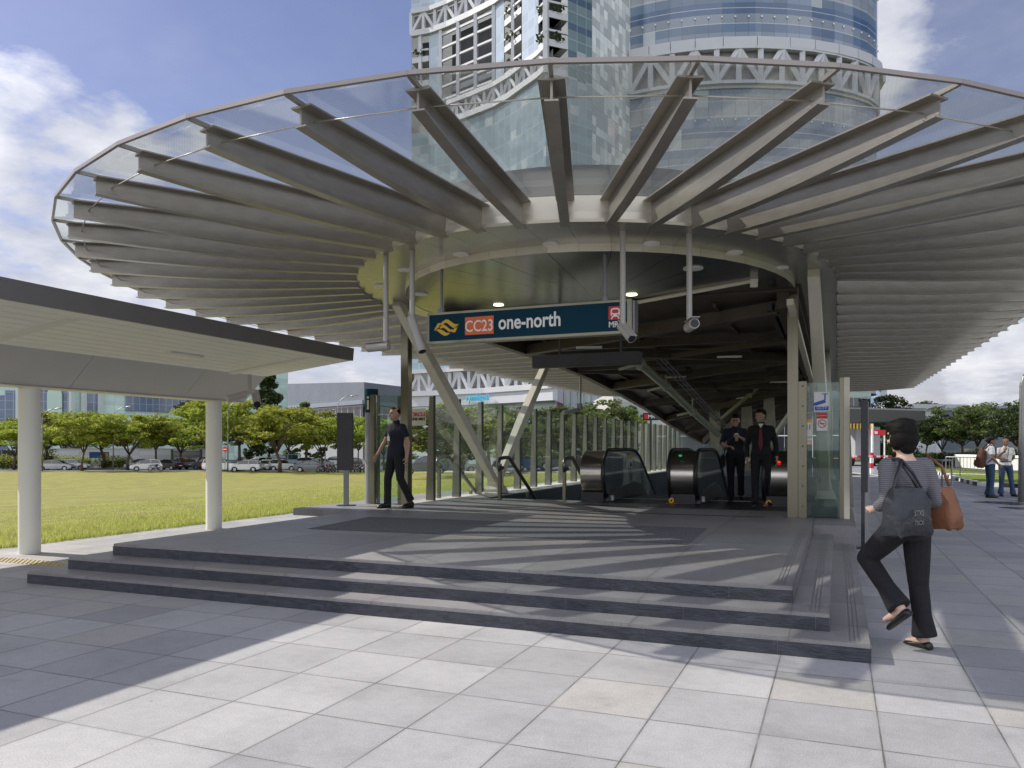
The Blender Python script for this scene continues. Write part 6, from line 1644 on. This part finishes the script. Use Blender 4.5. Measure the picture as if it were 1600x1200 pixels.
    for sd in ('l','r'):
        sh, el, wr = V(*J['sh_'+sd]), V(*J['el_'+sd]), V(*J['wr_'+sd]); sl = spec.get('sleeve', .6)
        if sl <= 1:
            e_ = sh.lerp(el, sl); limb(b, [sh, sh.lerp(e_,.7)], [.066,.062]); M_ = (el-sh).normalized().to_track_quat('Z','Y').to_matrix()
            eloft(b, [(sh.lerp(e_,.3),.062,.062,M_),(e_,.062,.064,M_),(e_+(el-sh).normalized()*.01,.060,.062,M_)], 14)
        else:
            e_ = el.lerp(wr, sl-1); limb(b, [sh, sh.lerp(el,.5), el], [.066,.058,.050]); M_ = (wr-el).normalized().to_track_quat('Z','Y').to_matrix()
            eloft(b, [(el,.050,.050,M_),(el.lerp(e_,.5),.047,.047,M_),(e_,.042,.042,M_),(e_+(wr-el).normalized()*.008,.040,.040,M_)], 14)
    shirt = fused(b, 'shirt', spec['shirt'], t, vox, 3)
    # shoes
    for sd in ('l','r'):
        an, toe = V(*J['an_'+sd]), V(*J['toe_'+sd]); d = (toe-an); dn = d.normalized(); dh = V(d.x,d.y,0).normalized() if not J.get('lift_'+sd) else dn
        b = MB(); upv = V(0,0,1) if not J.get('lift_'+sd) else dn.cross(V(1,0,0)).normalized()
        if upv.z < 0: upv = -upv
        xx = dh.cross(upv); M_ = Matrix((xx, upv, -dh)).transposed(); low = spec.get('flat')
        hz_ = an-upv*(.052) if J.get('lift_'+sd) else V(an.x,an.y,.048 if not low else .022)
        hh = .050 if not low else .026
        ln = .26*spec.get('foot',1)
        q = [(-.065,.024,hh*.8),(-.05,.034,hh*1.15),(.0,.036,hh*1.2),(.06,.040,hh*.95),(.12,.047,hh*.80),(.16,.045,hh*.66),(.19,.032,hh*.5),(.205,.014,hh*.35)]
        eloft(b, [(hz_+dh*y*ln/.26+upv*(z-hh*1.0), x_, z, M_) for y,x_,z in q], 14)
        fused(b, 'shoe', spec.get('shoe', M_shoe), t, vox*.8, 1)
    # hair
    b = MB(); 
    def HE(x,y,z,rx,ry,rz): b.ell(hd+HM@V(x,y,z), (rx,ry,rz), 16, 10, HM)
    hk = spec.get('hairkind','short')
    if hk == 'short':
        HE(0,.020,.040,.085,.095,.090); HE(0,-.030,.078,.068,.062,.046); HE(0,.052,.0,.074,.055,.085)
    elif hk == 'bob':
        HE(0,.022,.035,.094,.104,.098); HE(0,.050,-.02,.090,.072,.095); HE(0,-.03,.082,.076,.066,.045); HE(-.055,.02,-.03,.040,.055,.075); HE(.055,.02,-.03,.040,.055,.075); HE(.03,.07,.06,.05,.04,.04); HE(0,.062,-.075,.062,.048,.060); HE(-.04,.03,.09,.05,.05,.035); HE(.06,-.02,.07,.035,.05,.04)
    elif hk == 'crop':
        HE(0,.024,.034,.081,.090,.086); HE(0,-.012,.078,.064,.062,.040)
    elif hk == 'bald': HE(0,.045,.0,.080,.058,.070); HE(0,.03,.03,.080,.07,.07)
    fused(b, 'hair', spec['hair'], t, vox*.7, 1)
    return t, hd, HM, body
def finish(t, loc, heading, scale):
    t.location = loc; t.rotation_euler = (0,0,heading); t.scale = (scale,)*3
def base_pose(**k):
    J = dict(pelvis=(0,0,.97), chest=(0,.0,1.30), neck=(0,.01,1.475), head=(0,-.015,1.63), sh_l=(.170,.01,1.395), sh_r=(-.170,.01,1.395), el_l=(.225,.02,1.12), el_r=(-.225,.02,1.12), wr_l=(.25,-.05,.88), wr_r=(-.25,-.05,.88),
        hip_l=(.09,0,.92), hip_r=(-.09,0,.92), kn_l=(.10,-.01,.50), kn_r=(-.10,-.01,.50), an_l=(.105,.02,.085), an_r=(-.105,.02,.085), toe_l=(.12,-.14,.03), toe_r=(-.12,-.14,.03))
    J.update(k); return J
# heading: local -Y is turned; heading 0 faces the camera side (-Y world)
# --- man walking at the left
J = base_pose(head=(0,-.03,1.63), kn_r=(-.10,-.10,.505), an_r=(-.11,-.10,.085), toe_r=(-.13,-.27,.03), kn_l=(.12,.0,.51), an_l=(.13,.22,.13), toe_l=(.15,.09,.035),
    el_r=(-.27,-.03,1.15), wr_r=(-.37,-.12,.93), el_l=(.245,.08,1.13), wr_l=(.27,.03,.885), curl_l=1.2, curl_r=.5, hyaw=rad(-6), twist=rad(6))
t, hd, HM, bd = person('person', 'man in navy shirt and black trousers walking past the tall left post, holding sunglasses', None, 0, J, dict(skin=M_skin, hair=M_hair, shirt=M_navy, trousers=M_blkc, hairkind='crop', sleeve=.62, untucked=.07, voxel=.009))
MB().obox((-.01,-.155,1.20), (.065,.006,.09), 0, .08).obox((-.01,-.156,1.262), (.012,.004,.03)).build('name_badge', M_white, t); MB().tube([(-.01,-.148,1.27),(-.05,-.10,1.42),(-.06,-.02,1.47)], .004, 5).tube([(-.01,-.148,1.27),(.04,-.10,1.42),(.06,-.02,1.47)], .004, 5).build('lanyard', mat('red_lanyard', (.10,.01,.015), .6), t)
g = MB()
for z in (0,-.062):
    for k in range(12):
        a0, a1 = 2*pi*k/12, 2*pi*(k+1)/12; g.tube([(.29,-.02+.022*cos(a0),.745+z+.025*sin(a0)),(.29,-.02+.022*cos(a1),.745+z+.025*sin(a1))], .0035, 5)
g.tube([(.285,.0,.77),(.28,.02,.70),(.28,.0,.64)], .003, 5)
finish(t, (atY(622,12.02),11.95,.375), rad(-22), 1.005)
gl = thing('sunglasses', 'pair of thin rimmed glasses held in the hand of the walking man in navy', 'glasses', (0,0,0)); g.build('frame', M_blk, gl); gl.location, gl.rotation_euler, gl.scale = t.location, t.rotation_euler, t.scale
# --- two men stepping off the escalator
J = base_pose(head=(.0,-.035,1.615), hpitch=rad(10), el_r=(-.26,.02,1.16), wr_r=(-.16,-.20,1.10), hand_r=(.8,-.3,-.1), palm_r=(0,0,-1), el_l=(.25,-.05,1.17), wr_l=(.08,-.24,1.27), hand_l=(-.6,-.2,.35), palm_l=(-.3,.4,-.2), curl_l=1.3, curl_r=.8,
    kn_r=(-.09,-.05,.50), an_r=(-.085,-.06,.085), toe_r=(-.10,-.22,.03), kn_l=(.10,-.10,.53), an_l=(.11,.08,.13), toe_l=(.12,-.04,.05))
t, hd, HM, bd = person('person', 'man with glasses and rolled up sleeves holding a drink cup, stepping off the escalator', None, 0, J, dict(skin=M_skin, hair=M_hair, shirt=M_navy, trousers=M_blkc, hairkind='short', sleeve=1.15, untucked=.0, voxel=.009))
g = MB()
for sx in (-1,1):
    for k in range(12):
        a0, a1 = 2*pi*k/12, 2*pi*(k+1)/12; g.tube([hd+HM@V(sx*.033+.024*cos(a0),-.104,.004+.018*sin(a0)), hd+HM@V(sx*.033+.024*cos(a1),-.104,.004+.018*sin(a1))], .003, 5)
g.tube([hd+HM@V(-.01,-.104,.008), hd+HM@V(.01,-.104,.008)], .003, 5); g.build('spectacles', M_blk, t)
finish(t, (atY(1150,16.0),15.9,.38), rad(8), .975)
cup = thing('drink_cup', 'pale brown iced drink cup held by the man with glasses', 'cup', (0,0,0)); MB().lathe((.015,-.30,1.20), [(.026,0),(.034,.13)], 16).build('cup', mat('iced_drink', (.36,.24,.14), .3), cup, smooth='auto'); MB().lathe((.015,-.30,1.331), [(.036,0),(.034,.012),(.02,.022)], 16).build('lid', M_white, cup)
cup.location, cup.rotation_euler, cup.scale = t.location, t.rotation_euler, t.scale
bg_ = thing('shoulder_bag', 'black bag hanging at the hip of the man with glasses', 'bag', (0,0,0)); MB().obox((-.24,.02,.80), (.10,.26,.28)).build('bag_body', M_blkc, bg_, bevel=.03); MB().tube([(-.22,.0,.94),(-.19,-.13,1.12),(.02,-.13,1.36),(.12,.02,1.47)], .012, 6).build('strap', M_blk, bg_, smooth=True)
bg_.location, bg_.rotation_euler, bg_.scale = t.location, t.rotation_euler, t.scale
J = base_pose(head=(-.005,-.02,1.635), hyaw=rad(-38), el_r=(-.25,.03,1.12), wr_r=(-.24,-.05,.86), el_l=(.25,.05,1.13), wr_l=(.27,-.01,.88), curl_r=1.0,
    kn_r=(-.10,-.05,.50), an_r=(-.10,-.07,.085), toe_r=(-.12,-.23,.03), kn_l=(.11,-.06,.52), an_l=(.14,.14,.12), toe_l=(.15,.01,.04))
t, hd, HM, bd = person('person', 'man in black shirt with a dark red tie looking aside, stepping off the escalator', None, 0, J, dict(skin=M_skin, hair=M_hair, shirt=M_blkc, trousers=M_blkc, hairkind='short', sleeve=1.88, untucked=.03, voxel=.009))
MB().add([V(-.018,-.155,1.40),V(.018,-.155,1.40),V(.040,-.178,1.12),V(.0,-.172,1.0),V(-.040,-.178,1.12)], [(0,1,2,3,4)]).add([V(-.018,-.150,1.40),V(.018,-.150,1.40),V(.040,-.172,1.12),V(.0,-.166,1.0),V(-.040,-.172,1.12)], [(4,3,2,1,0)]).build('tie', mat('dark_red_tie', (.16,.006,.014), .6), t)
MB().add([V(-.05,-.085,1.49),V(.05,-.085,1.49),V(0,-.14,1.41)], [(0,1,2)]).build('collar', M_white, t)
finish(t, (atY(1190,14.75),14.65,.38), rad(2), .985)
# --- woman walking away at the right (local -Y = forward)
J = dict(pelvis=(0,0,.90), chest=(0,-.03,1.20), neck=(0,-.02,1.365), head=(.0,-.05,1.515), sh_l=(.165,-.02,1.30), sh_r=(-.165,.0,1.30), el_l=(.235,.04,1.06), wr_l=(.17,-.16,.98), hand_l=(-.5,-.6,.2), el_r=(-.22,.06,1.05), wr_r=(-.13,-.15,1.02), hand_r=(.4,-.6,.3),
    hip_l=(.085,-.01,.86), hip_r=(-.085,0,.86), kn_r=(-.105,.0,.46), an_r=(-.125,.035,.08), toe_r=(-.14,-.12,.02), kn_l=(.10,-.27,.62), an_l=(.10,.03,.30), toe_l=(.10,-.10,.20), lift_l=True, hyaw=rad(-14), hpitch=rad(4), palm_l=(0,.3,-1), palm_r=(0,.3,-1), curl_l=.9, curl_r=.9, twist=rad(-4))
t, hd, HM, bd = person('person', 'woman in a grey striped top and black trousers walking away with two shoulder bags', None, 0, J, dict(skin=M_skinl, hair=M_hair, shirt=M_strp, trousers=M_blkc, hairkind='bob', sleeve=1.55, collar=False, untucked=-.02, female=True, hem=.082, voxel=.007, flat=True, foot=.9, legend=.95))
wp = at(1418,5.62); wh = YAW+pi+rad(22); finish(t, (wp.x,wp.y,0), wh, 1.0)
WM = Matrix.Translation(wp)@Matrix.Rotation(wh,4,'Z')
# handbag: soft boxy tote with rounded bottom, hanging at her left back side
def softbag(name, lab, c, size, rz, m_, taper=.85):
    t = thing(name, lab, 'bag', (0,0,0)); x, y, z = size; b = MB(); n = 24; rows = []
    R_ = Matrix.Rotation(rz,3,'Z')
    for (f, k, g_) in ((0,.86,.8),(.03,.95,1.0),(.12,1.0,1.08),(.35,.99,1.05),(.7,.93,.80),(.93,taper,.5),(1.0,taper,.38)):
        P = []
        for q in range(n):
            a = 2*pi*q/n; ca, sa = cos(a), sin(a); e = .38
            P.append(Vector(c)+R_@V(x/2*k*(abs(ca)**e)*(1 if ca > 0 else -1), y/2*g_*(abs(sa)**e)*(1 if sa > 0 else -1)+.012*sin(3*a+f*9), z*f+.008*sin(5*a)*(1-f)))
        rows.append(P)
    vs = [v for r in rows for v in r]; fs = [(i*n+k, i*n+(k+1)%n, (i+1)*n+(k+1)%n, (i+1)*n+k) for i in range(len(rows)-1) for k in range(n)]
    fs.append(tuple(range(n-1,-1,-1))); fs.append(tuple((len(rows)-1)*n+k for k in range(n))); b.add(vs, fs); b.build('bag_body', m_, t, smooth='auto'); return t
b1 = softbag('shoulder_bag', 'large black leather bag with small white letters on the back of the woman', (.20,.17,.83), (.38,.15,.33), rad(4), M_bag)
MB().tube([(.33,.17,1.12),(.27,.15,1.24),(.17,.10,1.345),(.10,.13,1.26),(.06,.17,1.14)], .013, 8, rs=None).build('strap', M_bag, b1, smooth=True)
MB().tube([(.10,.20,1.12),(.15,.15,1.25),(.16,.06,1.355),(.17,-.04,1.34),(.17,-.10,1.28)], .012, 8).build('strap', M_bag, b1, smooth=True)
text('lettering', 'STXS', .055, (.19,.262,.975), M_galv, b1, R=Matrix.Rotation(rad(4)+pi,4,'Z')@Matrix.Rotation(pi/2,4,'X'), align='CENTER', ext=.001, sx=.8)
text('lettering', 'TSCX', .042, (.19,.262,.915), M_galv, b1, R=Matrix.Rotation(rad(4)+pi,4,'Z')@Matrix.Rotation(pi/2,4,'X'), align='CENTER', ext=.001, sx=.9)
b2_ = softbag('shoulder_bag', 'tan brown leather tote under the right arm of the woman', (-.27,.04,.85), (.14,.26,.30), rad(8), M_tan, 1.02)
MB().tube([(-.29,-.09,1.16),(-.25,-.06,1.30),(-.19,-.0,1.375),(-.25,.07,1.30),(-.29,.10,1.16)], .011, 8).build('strap', M_tan, b2_, smooth=True)
for q in (b1, b2_): q.matrix_world = WM
# --- pair at the right
J = base_pose(head=(0,-.03,1.60), neck=(0,.0,1.46), el_l=(.22,-.14,1.19), wr_l=(.16,-.36,1.08), hand_l=(0,-1,-.1), palm_l=(-1,0,0), el_r=(-.24,.02,1.13), wr_r=(-.20,-.16,.93), curl_l=.2, curl_r=1., hpitch=rad(4))
t, hd, HM, bd = person('person', 'man in a black cap, white shirt and jeans with a brown backpack, talking', None, 0, J, dict(skin=M_skind, hair=M_hair, shirt=M_shirt, trousers=M_jean, hairkind='short', sleeve=.66, untucked=.03, voxel=.011, hem=.095, legend=.98))
cp_ = thing('x','x','x'); bpy.data.objects.remove(cp_)
MB().ell(hd+V(0,.012,.062), (.094,.108,.074), 16, 10).build('cap', M_blkc, t, smooth=True); MB().obox(hd+V(0,-.125,.058), (.13,.11,.012), 0, rad(10)).build('cap_brim', M_blkc, t, bevel=.004)
pa = at(1547,22.3); hA = YAW-rad(90)+rad(180); finish(t, (pa.x,pa.y,0), YAW+rad(78), 1.0)
bp = thing('backpack', 'worn brown backpack on the back of the man in the cap', 'backpack', (0,0,0)); b = MB(); eloft(b, [((0,.24,.84),.11,.07),((0,.25,.88),.15,.11),((0,.25,1.05),.16,.12),((0,.23,1.22),.145,.10),((0,.21,1.34),.12,.07),((0,.20,1.38),.07,.04)], 20); b.build('pack', M_brbag, bp, smooth='auto')
b = MB(); eloft(b, [((0,.36,.88),.08,.03),((0,.375,.95),.10,.045),((0,.365,1.07),.09,.03)], 14); b.build('front_pocket', M_brbag, bp, smooth='auto')
for sx in (-1,1): MB().tube([(sx*.10,.17,1.36),(sx*.12,.05,1.50),(sx*.13,-.11,1.40),(sx*.15,-.10,1.2),(sx*.15,.10,1.0)], .018, 6).build('strap', M_brbag, bp, smooth=True)
bp.location, bp.rotation_euler = t.location, t.rotation_euler
J = base_pose(head=(0,-.03,1.61), el_r=(-.25,-.06,1.16), wr_r=(-.08,-.22,1.36), hand_r=(.35,.1,.8), palm_r=(.2,1,0), curl_r=1.2, el_l=(.25,.10,1.17), wr_l=(.16,.20,1.02), hand_l=(-1,.1,-.2), palm_l=(0,1,0), curl_l=.8, hyaw=rad(-12), kn_l=(.14,-.03,.50), an_l=(.20,.0,.085), toe_l=(.26,-.14,.03), an_r=(-.12,.02,.085))
t, hd, HM, bd = person('person', 'man in a cream short sleeved shirt and blue jeans with one hand at his mouth', None, 0, J, dict(skin=M_skind, hair=M_hairg, shirt=M_shirt2, trousers=M_jean, hairkind='bald', sleeve=.62, voxel=.011, hem=.085, legend=.98))
b = MB(); eloft(b, [((0,0,1.025),.160,.128),((0,0,1.06),.160,.128)], 22); b.build('belt', M_belt, t); MB().tube([(-.09,-.225,1.33),(-.08,-.235,1.345)], .034, 10).build('watch', M_blk, t); MB().tube([(.06,-.09,1.44),(.03,-.15,1.25),(.0,-.155,1.15)], .008, 5).build('lanyard', M_blk, t)
pb = at(1571,22.8); finish(t, (pb.x,pb.y,0), YAW-rad(16), .97)
for o in bpy.data.objects:
    if 'wl' in o: del o['wl']
for o in list(bpy.data.objects):
    if o.type == 'EMPTY' and not o.children: bpy.data.objects.remove(o)
